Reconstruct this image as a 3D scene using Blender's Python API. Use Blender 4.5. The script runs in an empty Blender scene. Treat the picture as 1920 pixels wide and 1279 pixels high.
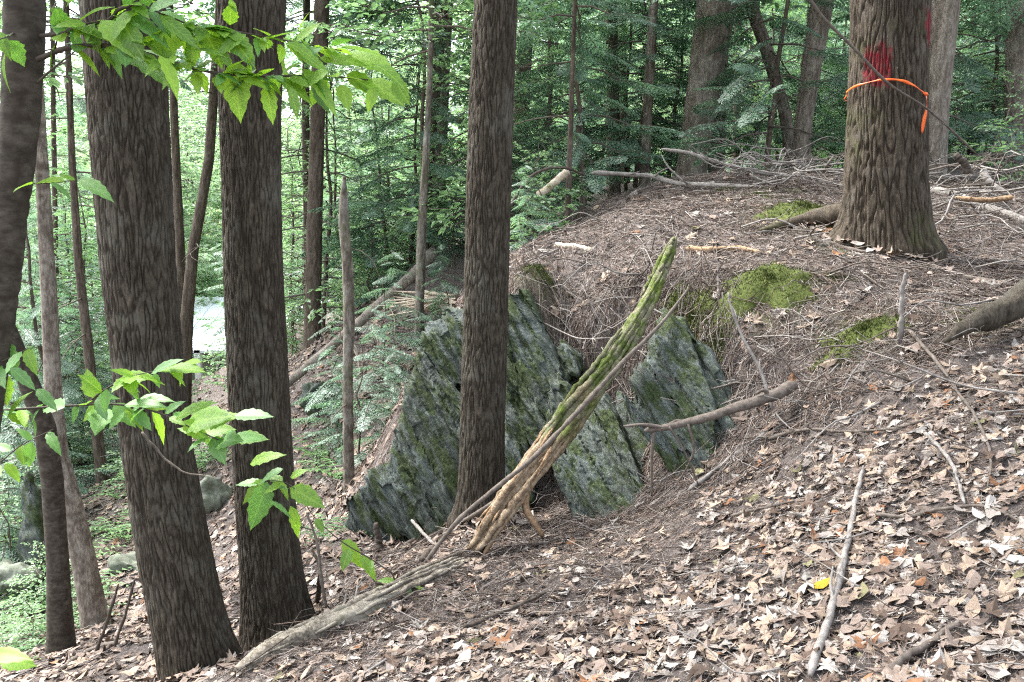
import bpy, bmesh, math, random
import numpy as np
from mathutils import Vector, Matrix

R = math.radians
rng = np.random.default_rng(7)
random.seed(7)
sc = bpy.context.scene
COL = sc.collection

# ------------------------------------------------------------------ camera, sky, sun, exposure
F = 1600.0                      # focal length in photo pixels (1920 wide)
PITCH = R(7.0)
CAM = np.array([0.0, 0.0, 1.6])
cam = bpy.data.cameras.new('camera')
cam.lens = 36.0 * F / 1920.0
cam.sensor_width = 36.0
cam.clip_end = 1500.0
cam.clip_start = 0.05
camo = bpy.data.objects.new('camera', cam)
COL.objects.link(camo)
camo.location = CAM
camo.rotation_euler = (R(90) - PITCH, 0, 0)
sc.camera = camo

SUN_EL, SUN_AZ = 60.0, -65.0    # degrees; azimuth from +Y towards +X
world = bpy.data.worlds.new('World')
sc.world = world
world.use_nodes = True
wn = world.node_tree
for n in list(wn.nodes):
    wn.nodes.remove(n)
sky = wn.nodes.new('ShaderNodeTexSky')
sky.sky_type = 'NISHITA'
sky.sun_disc = False
sky.sun_elevation = R(SUN_EL)
sky.sun_rotation = R(SUN_AZ)
sky.dust_density = 4.0
sky.air_density = 1.0
hs = wn.nodes.new('ShaderNodeHueSaturation')
hs.inputs['Saturation'].default_value = 0.42
bg = wn.nodes.new('ShaderNodeBackground')
bg.inputs['Strength'].default_value = 0.12
wo = wn.nodes.new('ShaderNodeOutputWorld')
wn.links.new(sky.outputs[0], hs.inputs['Color'])
wn.links.new(hs.outputs[0], bg.inputs['Color'])
wn.links.new(bg.outputs[0], wo.inputs['Surface'])

sl = bpy.data.lights.new('sun', 'SUN')
sl.energy = 1.5
sl.angle = R(22)
sl.color = (1.0, 0.975, 0.94)
so = bpy.data.objects.new('sun', sl)
COL.objects.link(so)
sd = Vector((math.sin(R(SUN_AZ)) * math.cos(R(SUN_EL)), math.cos(R(SUN_AZ)) * math.cos(R(SUN_EL)), math.sin(R(SUN_EL))))
so.rotation_euler = sd.to_track_quat('Z', 'Y').to_euler()
so.location = (0, 0, 30)

vs = sc.view_settings
vs.view_transform = 'Standard'
vs.look = 'None'
vs.exposure = 2.9
vs.gamma = 1.0
vs.use_curve_mapping = False
cy = sc.cycles
cy.use_denoising = False        # the denoiser smears bark, stone and litter
cy.filter_width = 1.2
cy.sample_clamp_indirect = 4.0
cy.max_bounces = 10
cy.diffuse_bounces = 4
cy.glossy_bounces = 2
cy.transmission_bounces = 8
cy.transparent_max_bounces = 4
cy.use_adaptive_sampling = False
cy.caustics_reflective = False
cy.caustics_refractive = False

# ------------------------------------------------------------------ pixels and noise
_f = np.array([0, math.cos(PITCH), -math.sin(PITCH)])
_u = np.array([0, math.sin(PITCH), math.cos(PITCH)])


def ray(px, py):
    return _f + np.array([1.0, 0, 0]) * (px - 960.0) / F + _u * (639.5 - py) / F


def P(px, py, Y):
    """photo pixel at forward distance Y (metres) -> world point"""
    r = ray(px, py)
    return CAM + r * (Y / r[1])


def project(p):
    d = np.asarray(p) - CAM
    z = d @ _f
    return 960 + F * d[..., 0] / z, 639.5 - F * (d @ _u) / z, z


_perm = np.random.default_rng(3).permutation(256)
_perm = np.concatenate([_perm, _perm, _perm])
_g = np.random.default_rng(4).normal(size=(256, 3))
_g /= np.linalg.norm(_g, axis=1)[:, None]


def pn(p):
    """gradient noise, p (N,3) -> (N,) about -0.7..0.7"""
    p = np.asarray(p, float)
    i = np.floor(p).astype(int)
    f = p - i
    u = f * f * f * (f * (f * 6 - 15) + 10)
    i &= 255
    out = np.zeros(len(p))
    for dx in (0, 1):
        wx = u[:, 0] if dx else 1 - u[:, 0]
        hx = _perm[i[:, 0] + dx]
        for dy in (0, 1):
            wy = u[:, 1] if dy else 1 - u[:, 1]
            hy = _perm[hx + i[:, 1] + dy]
            for dz in (0, 1):
                wz = u[:, 2] if dz else 1 - u[:, 2]
                h = _perm[hy + i[:, 2] + dz]
                g = _g[h]
                out += wx * wy * wz * (g[:, 0] * (f[:, 0] - dx) + g[:, 1] * (f[:, 1] - dy) + g[:, 2] * (f[:, 2] - dz))
    return out


def fbm(p, o=3):
    s = np.zeros(len(p)); a = 1.0; q = np.asarray(p, float)
    for k in range(o):
        s += a * pn(q + 17.3 * k); a *= 0.5; q = q * 2.03
    return s


# ------------------------------------------------------------------ mesh and object helpers
def mesh_np(name, V, Q=None, T=None, mats=(), smooth=True, col=None, attrs=None):
    V = np.asarray(V, np.float32)
    me = bpy.data.meshes.new(name)
    nq = 0 if Q is None else len(Q)
    nt = 0 if T is None else len(T)
    me.vertices.add(len(V))
    me.vertices.foreach_set('co', V.ravel())
    me.loops.add(nq * 4 + nt * 3)
    me.polygons.add(nq + nt)
    parts = []
    if nq: parts.append(np.asarray(Q, np.int32).ravel())
    if nt: parts.append(np.asarray(T, np.int32).ravel())
    me.loops.foreach_set('vertex_index', np.concatenate(parts))
    st = np.concatenate([np.arange(nq) * 4, nq * 4 + np.arange(nt) * 3]).astype(np.int32)
    me.polygons.foreach_set('loop_start', st)
    me.polygons.foreach_set('use_smooth', np.full(nq + nt, smooth))
    if col is not None:
        ca = me.color_attributes.new('Col', 'FLOAT_COLOR', 'POINT')
        c4 = np.ones((len(V), 4), np.float32); c4[:, :3] = col
        ca.data.foreach_set('color', c4.ravel())
    for k, v in (attrs or {}).items():
        a = me.attributes.new(k, 'FLOAT', 'POINT')
        a.data.foreach_set('value', np.asarray(v, np.float32))
    me.update(calc_edges=True)
    me.validate()
    for m in mats:
        me.materials.append(m)
    return me


def link(name, me, parent=None, loc=(0, 0, 0)):
    o = bpy.data.objects.new(name, me)
    COL.objects.link(o)
    o.location = loc
    if parent is not None:
        o.parent = parent
    return o


def tag(o, label=None, cat=None, group=None, kind=None):
    if label: o['label'] = label
    if cat: o['category'] = cat
    if group: o['group'] = group
    if kind: o['kind'] = kind
    return o


def thing(name, label, cat, loc, group=None):
    o = bpy.data.objects.new(name, None)
    o.empty_display_size = 0.1
    COL.objects.link(o)
    o.location = Vector([float(v) for v in loc])
    return tag(o, label, cat, group)


def wloc(o):
    v = np.zeros(3)
    while o is not None:
        v = v + np.array(o.location)
        o = o.parent
    return v


def part(name, V, Q, T, mat, parent, smooth=True, **k):
    """a mesh part given in world coordinates under a thing"""
    V = np.asarray(V, float) - wloc(parent)
    return link(name, mesh_np(name, V, Q, T, [mat], smooth, **k), parent)


class MB:
    """collects quads and triangles"""
    def __init__(s):
        s.V = []; s.Q = []; s.T = []; s.C = []; s.n = 0

    def add(s, V, Q=None, T=None, col=None):
        V = np.asarray(V, float)
        s.V.append(V)
        if Q is not None and len(Q): s.Q.append(np.asarray(Q, int) + s.n)
        if T is not None and len(T): s.T.append(np.asarray(T, int) + s.n)
        if col is not None: s.C.append(np.tile(np.asarray(col, float), (len(V), 1)))
        s.n += len(V)

    def data(s):
        return (np.concatenate(s.V), np.concatenate(s.Q) if s.Q else None, np.concatenate(s.T) if s.T else None,
                np.concatenate(s.C) if s.C else None)

    def mesh(s, name, mat, smooth=True, off=None):
        V, Q, T, C = s.data()
        if off is not None: V = V - np.asarray(off)
        return mesh_np(name, V, Q, T, [mat], smooth, col=C)


def spline(pts, n):
    """Catmull-Rom through pts -> n points"""
    p = np.asarray(pts, float)
    if len(p) == 2:
        t = np.linspace(0, 1, n)[:, None]
        return p[0] * (1 - t) + p[1] * t
    q = np.vstack([2 * p[0] - p[1], p, 2 * p[-1] - p[-2]])
    d = np.concatenate([[0], np.cumsum(np.linalg.norm(np.diff(p[:, :3], axis=0), axis=1))])
    s = np.linspace(0, d[-1], n)
    k = np.clip(np.searchsorted(d, s, 'right') - 1, 0, len(p) - 2)
    t = ((s - d[k]) / np.maximum(d[k + 1] - d[k], 1e-9))[:, None]
    a, b, c, e = q[k], q[k + 1], q[k + 2], q[k + 3]
    return 0.5 * (2 * b + (c - a) * t + (2 * a - 5 * b + 4 * c - e) * t * t + (3 * b - a - 3 * c + e) * t ** 3)


def tube(pts, rad, n=6, rough=0.0, seed=0.0, caps=True, nf=14.0):
    """bent tapered tube; returns V, Q, T"""
    p = np.asarray(pts, float); m = len(p)
    rad = np.broadcast_to(np.asarray(rad, float), (m,))
    tg = np.gradient(p, axis=0); tg /= np.linalg.norm(tg, axis=1)[:, None] + 1e-12
    a = np.array([0, 0, 1.0]) if abs(tg[0, 2]) < 0.9 else np.array([1.0, 0, 0])
    N = np.zeros((m, 3)); x = np.cross(a, tg[0]); N[0] = x / np.linalg.norm(x)
    for i in range(1, m):
        v = N[i - 1] - tg[i] * (N[i - 1] @ tg[i]); N[i] = v / np.linalg.norm(v)
    B = np.cross(tg, N)
    th = np.arange(n) * 2 * math.pi / n
    V = (p[:, None] + rad[:, None, None] * (np.cos(th)[None, :, None] * N[:, None] + np.sin(th)[None, :, None] * B[:, None])).reshape(-1, 3)
    if rough:
        c = np.repeat(p, n, 0)
        V = c + (V - c) * (1 + rough * fbm(V * nf + seed, 3))[:, None]
    i, j = np.meshgrid(np.arange(m - 1), np.arange(n), indexing='ij')
    i, j = i.ravel(), j.ravel(); j2 = (j + 1) % n
    Q = np.stack([i * n + j, i * n + j2, (i + 1) * n + j2, (i + 1) * n + j], 1)
    T = None
    if caps:
        V = np.vstack([V, p[0], p[-1]])
        k = np.arange(n)
        T = np.vstack([np.stack([(k + 1) % n, k, np.full(n, m * n)], 1),
                       np.stack([(m - 1) * n + k, (m - 1) * n + (k + 1) % n, np.full(n, m * n + 1)], 1)])
    return V, Q, T


# ------------------------------------------------------------------ materials
def new_mat(name):
    m = bpy.data.materials.new(name)
    m.use_nodes = True
    nt = m.node_tree
    b = nt.nodes['Principled BSDF']
    b.inputs['Roughness'].default_value = 0.9
    b.inputs['Specular IOR Level'].default_value = 0.25
    return m, nt, b


def nd(nt, t, **k):
    n = nt.nodes.new(t)
    for a, v in k.items():
        if a in n.inputs: n.inputs[a].default_value = v
        else: setattr(n, a, v)
    return n


def ramp(nt, fac, stops):
    r = nt.nodes.new('ShaderNodeValToRGB')
    e = r.color_ramp.elements
    while len(e) < len(stops): e.new(0.5)
    for x, (p, c) in zip(e, stops):
        x.position = p; x.color = (*c, 1)
    nt.links.new(fac, r.inputs['Fac'])
    return r


def noise_node(nt, scale, detail=4.0, rough=0.6, stretch=None, coord='Object', rot=None):
    tc = nt.nodes.new('ShaderNodeTexCoord')
    v = tc.outputs[coord]
    if stretch or rot:
        mp = nt.nodes.new('ShaderNodeMapping')
        if rot:
            mp.vector_type = 'TEXTURE'; stretch = tuple(1 / v_ for v_ in stretch)
        if stretch: mp.inputs['Scale'].default_value = stretch
        if rot: mp.inputs['Rotation'].default_value = rot
        nt.links.new(v, mp.inputs['Vector']); v = mp.outputs[0]
    n = nd(nt, 'ShaderNodeTexNoise')
    n.inputs['Scale'].default_value = scale
    n.inputs['Detail'].default_value = detail
    n.inputs['Roughness'].default_value = rough
    nt.links.new(v, n.inputs['Vector'])
    return n


def mix(nt, fac, a, b, mode='MIX'):
    m = nt.nodes.new('ShaderNodeMix'); m.data_type = 'RGBA'; m.blend_type = mode
    if isinstance(fac, float): m.inputs[0].default_value = fac
    else: nt.links.new(fac, m.inputs[0])
    for s, v in ((m.inputs[6], a), (m.inputs[7], b)):
        if isinstance(v, tuple): s.default_value = (*v, 1)
        else: nt.links.new(v, s)
    return m.outputs[2]


def bump(nt, b, h, strength=0.5, dist=0.01):
    n = nd(nt, 'ShaderNodeBump')
    n.inputs['Strength'].default_value = strength
    n.inputs['Distance'].default_value = dist
    nt.links.new(h, n.inputs['Height'])
    nt.links.new(n.outputs[0], b.inputs['Normal'])


def bark_mat(name, dark, light, lichen=None, lich_amt=0.5, moss=None, moss_amt=0.5, scale=30.0, st=(1, 1, .16), paint=False, bstr=0.6):
    m, nt, b = new_mat(name)
    n1 = noise_node(nt, scale, 5, 0.65, st)
    n0 = noise_node(nt, scale * 3.2, 4, 0.7, (st[0], st[1], min(1, st[2] * 2)))
    c = ramp(nt, n1.outputs['Fac'], [(0.34, dark), (0.66, light)]).outputs['Color']
    c = mix(nt, 1.0, c, ramp(nt, n0.outputs['Fac'], [(.36, (.55, .52, .50)), (.64, (1.4, 1.4, 1.4))]).outputs['Color'], 'MULTIPLY')
    if lichen:
        n2 = noise_node(nt, 3.5, 6, 0.7)
        f = ramp(nt, n2.outputs['Fac'], [(1 - lich_amt - 0.06, (0, 0, 0)), (1 - lich_amt + 0.12, (.75, .75, .75))]).outputs['Color']
        c = mix(nt, f, c, lichen)
    if moss:
        n3 = noise_node(nt, 2.2, 7, 0.72)
        f = ramp(nt, n3.outputs['Fac'], [(1 - moss_amt - 0.05, (0, 0, 0)), (1 - moss_amt + 0.1, (.85, .85, .85))]).outputs['Color']
        c = mix(nt, f, c, moss)
    fu = nd(nt, 'ShaderNodeAttribute', attribute_name='furrow')   # fissures show redder inner bark, and are painted darker for the shade inside
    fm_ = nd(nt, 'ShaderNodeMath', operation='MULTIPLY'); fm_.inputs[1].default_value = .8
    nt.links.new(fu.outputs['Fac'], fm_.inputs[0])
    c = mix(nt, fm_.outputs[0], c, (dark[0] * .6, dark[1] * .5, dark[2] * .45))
    if paint:
        at = nd(nt, 'ShaderNodeAttribute', attribute_name='paint')
        c = mix(nt, at.outputs['Fac'], c, (0.14, 0.007, 0.014))
    nt.links.new(c, b.inputs['Base Color'])
    bump(nt, b, n0.outputs['Fac'], bstr, 0.010)
    return m


def leaf_mat(name, c1, c2, trans=0.45, attr=False, rough=0.5, gloss=0.06, spots=6.0, veins=False, tint=(1.25, 1.25, .65)):
    m = bpy.data.materials.new(name); m.use_nodes = True
    nt = m.node_tree
    for n in list(nt.nodes): nt.nodes.remove(n)
    out = nd(nt, 'ShaderNodeOutputMaterial')
    oi = nd(nt, 'ShaderNodeObjectInfo')
    n1 = noise_node(nt, spots, 3, 0.6)
    ad = nd(nt, 'ShaderNodeMath', operation='ADD')
    sb = nd(nt, 'ShaderNodeMath', operation='MULTIPLY'); sb.inputs[1].default_value = 0.45
    nt.links.new(oi.outputs['Random'], sb.inputs[0])
    nt.links.new(sb.outputs[0], ad.inputs[0]); nt.links.new(n1.outputs['Fac'], ad.inputs[1])
    c = ramp(nt, ad.outputs[0], [(0.45, c1), (0.95, c2)]).outputs['Color']
    if veins:
        tc_ = nd(nt, 'ShaderNodeTexCoord'); sx_ = nd(nt, 'ShaderNodeSeparateXYZ'); nt.links.new(tc_.outputs['Object'], sx_.inputs[0])
        ab = nd(nt, 'ShaderNodeMath', operation='ABSOLUTE'); nt.links.new(sx_.outputs[0], ab.inputs[0])
        su = nd(nt, 'ShaderNodeMath', operation='SUBTRACT'); nt.links.new(sx_.outputs[1], su.inputs[0]); nt.links.new(ab.outputs[0], su.inputs[1])
        mu = nd(nt, 'ShaderNodeMath', operation='MULTIPLY'); mu.inputs[1].default_value = 62.; nt.links.new(su.outputs[0], mu.inputs[0])
        si = nd(nt, 'ShaderNodeMath', operation='SINE'); nt.links.new(mu.outputs[0], si.inputs[0])
        vf = ramp(nt, si.outputs[0], [(.70, (0, 0, 0)), (1.0, (.5, .5, .5))]).outputs['Color']
        mid = ramp(nt, ab.outputs[0], [(.008, (.6, .6, .6)), (.02, (0, 0, 0))]).outputs['Color']
        vv = mix(nt, 1.0, vf, mid, 'LIGHTEN')
        c = mix(nt, vv, c, (min(1, c2[0] * 1.3), c2[1] * 1.12, c2[2] * 1.8))
    if attr:
        at = nd(nt, 'ShaderNodeAttribute', attribute_name='Col')
        c = mix(nt, 1.0, c, at.outputs['Color'], 'MULTIPLY')
    d = nd(nt, 'ShaderNodeBsdfDiffuse'); t = nd(nt, 'ShaderNodeBsdfTranslucent'); g = nd(nt, 'ShaderNodeBsdfGlossy')
    g.inputs['Roughness'].default_value = rough
    nt.links.new(c, d.inputs['Color'])
    tcol = mix(nt, 1.0, c, tint, 'MULTIPLY')
    nt.links.new(tcol, t.inputs['Color'])
    m1 = nd(nt, 'ShaderNodeMixShader'); m1.inputs[0].default_value = trans
    nt.links.new(d.outputs[0], m1.inputs[1]); nt.links.new(t.outputs[0], m1.inputs[2])
    m2 = nd(nt, 'ShaderNodeMixShader'); m2.inputs[0].default_value = gloss
    nt.links.new(m1.outputs[0], m2.inputs[1]); nt.links.new(g.outputs[0], m2.inputs[2])
    nt.links.new(m2.outputs[0], out.inputs['Surface'])
    return m


def attr_mat(name, rough=0.9, trans=0.0):
    m, nt, b = new_mat(name)
    at = nd(nt, 'ShaderNodeAttribute', attribute_name='Col')
    n1 = noise_node(nt, 45, 3, 0.6)
    c = mix(nt, 1.0, at.outputs['Color'], ramp(nt, n1.outputs['Fac'], [(0.3, (.6, .58, .56)), (0.7, (1.15, 1.15, 1.15))]).outputs['Color'], 'MULTIPLY')
    nt.links.new(c, b.inputs['Base Color'])
    b.inputs['Roughness'].default_value = rough
    return m


def plain(name, c1, c2, scale=20.0, rough=0.85, st=None, bs=0.3):
    m, nt, b = new_mat(name)
    n1 = noise_node(nt, scale, 5, 0.65, st)
    c = ramp(nt, n1.outputs['Fac'], [(0.3, c1), (0.7, c2)]).outputs['Color']
    nt.links.new(c, b.inputs['Base Color'])
    b.inputs['Roughness'].default_value = rough
    bump(nt, b, n1.outputs['Fac'], bs, 0.01)
    return m


M = {}
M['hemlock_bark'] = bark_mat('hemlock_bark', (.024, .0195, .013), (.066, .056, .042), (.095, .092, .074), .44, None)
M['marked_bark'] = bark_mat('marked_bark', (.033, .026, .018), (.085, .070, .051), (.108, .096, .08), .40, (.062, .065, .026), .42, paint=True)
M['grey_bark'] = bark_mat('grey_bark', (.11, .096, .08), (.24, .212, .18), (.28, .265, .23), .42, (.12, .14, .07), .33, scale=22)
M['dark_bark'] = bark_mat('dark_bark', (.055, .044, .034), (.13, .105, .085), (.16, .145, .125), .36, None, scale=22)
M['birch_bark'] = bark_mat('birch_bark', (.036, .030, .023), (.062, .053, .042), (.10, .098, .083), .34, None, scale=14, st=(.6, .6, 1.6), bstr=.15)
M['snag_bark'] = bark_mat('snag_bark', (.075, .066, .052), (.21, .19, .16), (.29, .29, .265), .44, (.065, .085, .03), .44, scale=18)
M['twig'] = plain('twig_bark', (.055, .044, .035), (.15, .127, .108), 30)
M['dark_twig'] = plain('dark_twig_bark', (.035, .028, .022), (.085, .068, .055), 30)
M['grey_stick'] = plain('grey_stick_wood', (.10, .09, .08), (.27, .25, .23), 25, st=(1, 1, 1))
M['pale_wood'] = plain('pale_wood', (.36, .29, .21), (.60, .53, .43), 25)
M['orange_wood'] = plain('rotten_wood', (.13, .08, .045), (.36, .245, .145), 40, st=(1, 1, 1), bs=.8)
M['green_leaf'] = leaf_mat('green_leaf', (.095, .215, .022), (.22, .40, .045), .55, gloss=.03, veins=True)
M['blue_leaf'] = leaf_mat('dark_leaf', (.06, .165, .035), (.13, .30, .06), .45, gloss=.05, veins=True)  # darker green leaf, mixed in at random along the boughs
M['understory_leaf'] = leaf_mat('understory_leaf', (.14, .245, .12), (.26, .40, .225), .55, tint=(1.1, 1.2, .85))
M['needles'] = leaf_mat('hemlock_needles', (.11, .195, .14), (.225, .345, .255), .54, tint=(1.1, 1.2, .9))
M['sunlit_far_leaf'] = leaf_mat('sunlit_far_leaf', (.21, .32, .19), (.36, .48, .32), .55, tint=(1.05, 1.15, .85))  # paler version of the understory leaf: sunlight on the far crowns painted in
M['fern'] = leaf_mat('fern_leaf', (.06, .15, .05), (.14, .27, .09), .42)
M['litter'] = attr_mat('fallen_leaf')
M['moss'] = plain('moss', (.022, .034, .007), (.085, .105, .018), 60, bs=1.0)
M['tape'] = plain('orange_tape', (.72, .11, .02), (.86, .17, .035), 8, 0.4, bs=.1)

# ground: needle duff, brown and pinkish, with humus patches and moss
m, nt, b = new_mat('forest_floor')
n1 = noise_node(nt, 55, 8, 0.75)
n2 = noise_node(nt, 1.3, 5, 0.6)
n3 = noise_node(nt, 14, 6, 0.7)
c = ramp(nt, n1.outputs['Fac'], [(.34, (.032, .026, .023)), (.50, (.096, .081, .073)), (.66, (.215, .19, .175))]).outputs['Color']
c2 = ramp(nt, n3.outputs['Fac'], [(.3, (.070, .056, .050)), (.7, (.175, .148, .136))]).outputs['Color']
c = mix(nt, 0.45, c, c2)
f = ramp(nt, n2.outputs['Fac'], [(.42, (0, 0, 0)), (.62, (.6, .6, .6))]).outputs['Color']
c = mix(nt, f, c, (.135, .114, .104))
at = nd(nt, 'ShaderNodeAttribute', attribute_name='moss')
nm = noise_node(nt, 9, 6, .7)
mm = nd(nt, 'ShaderNodeMath', operation='MULTIPLY')
nt.links.new(at.outputs['Fac'], mm.inputs[0])
nt.links.new(ramp(nt, nm.outputs['Fac'], [(.35, (0, 0, 0)), (.55, (1, 1, 1))]).outputs['Color'], mm.inputs[1])
c = mix(nt, mm.outputs[0], c, (.085, .105, .022))
nt.links.new(c, b.inputs['Base Color'])
bump(nt, b, n1.outputs['Fac'], 1.0, 0.02)
M['ground'] = m

# rock: grey-green schist with bedding streaks, moss and pale lichen
m, nt, b = new_mat('mossy_schist')
tc = nt.nodes.new('ShaderNodeTexCoord')
axes = [(.52, -.12, -.85), (.85, 0, .52), (-.06, -.99, .10)]
def bedding(scales):
    cb = nd(nt, 'ShaderNodeCombineXYZ')
    for k_, (a_, s_) in enumerate(zip(axes, scales)):
        vm = nd(nt, 'ShaderNodeVectorMath', operation='DOT_PRODUCT')
        nt.links.new(tc.outputs['Object'], vm.inputs[0]); vm.inputs[1].default_value = tuple(v_ * s_ for v_ in a_)
        nt.links.new(vm.outputs['Value'], cb.inputs[k_])
    return cb.outputs[0]
def bed_noise(scales, detail, rough_):
    n_ = nd(nt, 'ShaderNodeTexNoise'); n_.inputs['Scale'].default_value = 1.0; n_.inputs['Detail'].default_value = detail; n_.inputs['Roughness'].default_value = rough_
    nt.links.new(bedding(scales), n_.inputs['Vector'])
    return n_
n1 = bed_noise((7, 42, 30), 9, .72)
n2 = bed_noise((2.6, 9, 7), 9, .75)
n3 = noise_node(nt, 38, 5, .7)
n4 = bed_noise((1.3, 3.2, 3), 8, .7)
c = ramp(nt, n1.outputs['Fac'], [(.31, (.024, .029, .024)), (.45, (.064, .076, .064)), (.58, (.105, .124, .108)), (.72, (.19, .216, .195))]).outputs['Color']
f = ramp(nt, n4.outputs['Fac'], [(.50, (0, 0, 0)), (.62, (.65, .65, .65))]).outputs['Color']
c = mix(nt, f, c, (.125, .150, .146))
f = ramp(nt, n2.outputs['Fac'], [(.48, (0, 0, 0)), (.55, (.9, .9, .9))]).outputs['Color']
mo = ramp(nt, n3.outputs['Fac'], [(.35, (.016, .026, .008)), (.65, (.058, .082, .022))]).outputs['Color']
c = mix(nt, f, c, mo)
f = ramp(nt, n3.outputs['Fac'], [(.665, (0, 0, 0)), (.69, (.9, .9, .9))]).outputs['Color']
c = mix(nt, f, c, (.27, .32, .29))
nt.links.new(c, b.inputs['Base Color'])
b.inputs['Roughness'].default_value = .85
bump(nt, b, n1.outputs['Fac'], 1.0, .035)
M['rock'] = m

# leaning log: mossy above, rotten orange below (the mix is stored on the mesh)
m, nt, b = new_mat('mossy_log')
n1 = noise_node(nt, 30, 8, .75)
n2 = noise_node(nt, 7, 7, .75)
wood = ramp(nt, n1.outputs['Fac'], [(.34, (.065, .042, .026)), (.5, (.20, .145, .092)), (.68, (.36, .295, .215))]).outputs['Color']
barkc = ramp(nt, n1.outputs['Fac'], [(.3, (.075, .07, .043)), (.7, (.25, .235, .16))]).outputs['Color']
mossc = ramp(nt, n1.outputs['Fac'], [(.34, (.028, .042, .007)), (.66, (.105, .145, .025))]).outputs['Color']
f = ramp(nt, n2.outputs['Fac'], [(.42, (0, 0, 0)), (.54, (1, 1, 1))]).outputs['Color']
up = mix(nt, f, barkc, mossc)
at = nd(nt, 'ShaderNodeAttribute', attribute_name='rot')
nt.links.new(mix(nt, at.outputs['Fac'], up, wood), b.inputs['Base Color'])
bump(nt, b, n1.outputs['Fac'], .8, .015)
M['mossy_log'] = m
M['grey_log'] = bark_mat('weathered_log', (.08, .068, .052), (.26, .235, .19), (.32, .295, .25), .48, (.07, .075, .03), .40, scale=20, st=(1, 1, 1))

# ------------------------------------------------------------------ ground height from points where the photo shows ground
CP = [  # (photo x, photo y, forward distance)
    (1920, 1279, 2.15), (1500, 1279, 2.45), (960, 1279, 2.8), (600, 1279, 3.2), (430, 1279, 3.5), (300, 1300, 4.0), (515, 1200, 4.5),
    (700, 1110, 4.35), (880, 1040, 4.6), (905, 962, 5.2), (1400, 832, 4.72), (1500, 745, 4.8),
    (1450, 1000, 3.6), (1900, 900, 3.2), (1700, 1000, 3.1), (1200, 1150, 3.3), (1700, 700, 4.4), (1900, 630, 4.5), (1440, 545, 5.7),
    (1650, 460, 6.4), (1500, 395, 7.1), (1300, 372, 8.0), (1100, 422, 7.6), (1000, 462, 7.1),  (1880, 345, 10.0), (1800, 480, 6.6), (1300, 345, 12.0), (1350, 345, 12.5), (1500, 320, 12.0),
    (1750, 320, 12.5), (1000, 470, 9.5), (820, 480, 13.0), (800, 700, 9.0), (700, 840, 8.2), (590, 645, 12.0), (655, 925, 7.0),
    (115, 1225, 6.0), (185, 1170, 6.8), (300, 835, 12.0), (410, 940, 9.0), (100, 860, 12.0),
    (560, 605, 18.0), (390, 760, 16.0), (0, 1000, 9.5), (0, 1279, 5.3), (390, 790, 24.0), (200, 700, 24.0), (560, 740, 10.0), (450, 860, 9.5), (820, 612, 10.6), (880, 650, 8.8), (850, 560, 14.0), (760, 640, 10.5),
]
FOOT = np.array([P(*c) for c in [(650, 1005, 5.75), (720, 1030, 5.55), (800, 1020, 5.4), (860, 1000, 5.3), (930, 985, 5.15), (1000, 1000, 5.05), (1090, 992, 4.92), (1180, 962, 4.85), (1260, 912, 4.75), (1340, 890, 4.66)]])
LIP = np.array([P(*c) for c in [(985, 520, 6.35), (940, 545, 6.6), (860, 570, 6.8), (1060, 612, 6.3), (1130, 600, 6.2), (1150, 690, 6.05), (1200, 742, 5.85), (1215, 600, 6.0), (1260, 580, 5.85), (1320, 620, 5.6), (1375, 710, 5.2), (1080, 540, 6.6), (1300, 520, 6.2)]])
PTS = np.vstack([np.array([P(*c) for c in CP]), FOOT, FOOT[:9] + [0, .3, -.02], FOOT[5:9] + [0, .62, -.03], LIP])
EXTRA = np.array([[0, 0, 0.0], [0, 1.2, .05], [1.5, 0, .35], [-1.5, 0, -.25], [-1.6, 2.2, -.45], [0, -8, .2], [-8, 0, -1.6], [-8, 4, -1.9], [8, 0, 1.9], [8, 5, 2.2],
                  [8, 12, 2.9], [0, 16, 1.9], [8, 22, 2.6], [-10, 26, -4.0], [-20, 10, -3.2], [-22, 30, -4.0], [0, 30, .6], [20, 20, 3.5], [25, 35, 4.5],
                  [-30, 60, -2.0], [0, 60, 2.5], [30, 60, 5], [-60, 20, -2], [60, 20, 6], [-60, 110, 1], [0, 110, 4], [70, 110, 6],
                  [-140, 0, 0], [140, 0, 8], [-140, 200, 3], [0, 220, 6], [140, 200, 8], [0, -60, 1], [-80, -60, -3], [80, -60, 6]])
ALL = np.vstack([PTS, EXTRA])


def _tps(r2):
    return np.where(r2 > 0, r2 * np.log(r2 + 1e-12), 0)


_n = len(ALL)
_A = np.zeros((_n + 3, _n + 3))
_A[:_n, :_n] = _tps(((ALL[:, None, :2] - ALL[None, :, :2]) ** 2).sum(2)) + np.eye(_n) * 0.002
_A[:_n, _n] = 1; _A[:_n, _n + 1:] = ALL[:, :2]
_A[_n, :_n] = 1; _A[_n + 1:, :_n] = ALL[:, :2].T
_w = np.linalg.solve(_A, np.concatenate([ALL[:, 2], np.zeros(3)]))


def H0(x, y):
    x = np.atleast_1d(np.asarray(x, float)); y = np.atleast_1d(np.asarray(y, float))
    out = np.zeros(len(x))
    for a in range(0, len(x), 20000):
        s = slice(a, a + 20000)
        r2 = (x[s, None] - ALL[None, :, 0]) ** 2 + (y[s, None] - ALL[None, :, 1]) ** 2
        out[s] = _tps(r2) @ _w[:_n] + _w[_n] + x[s] * _w[_n + 1] + y[s] * _w[_n + 2]
    return out


def H(x, y):
    x = np.atleast_1d(np.asarray(x, float)); y = np.atleast_1d(np.asarray(y, float))
    q = np.stack([x, y, np.zeros(len(x))], 1)
    return H0(x, y) + .07 * fbm(q * 1.3, 2) + .035 * fbm(q * 5.0 + 9, 3) + .016 * pn(q * 17)


def hz(x, y):
    return float(H(x, y)[0])


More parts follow.
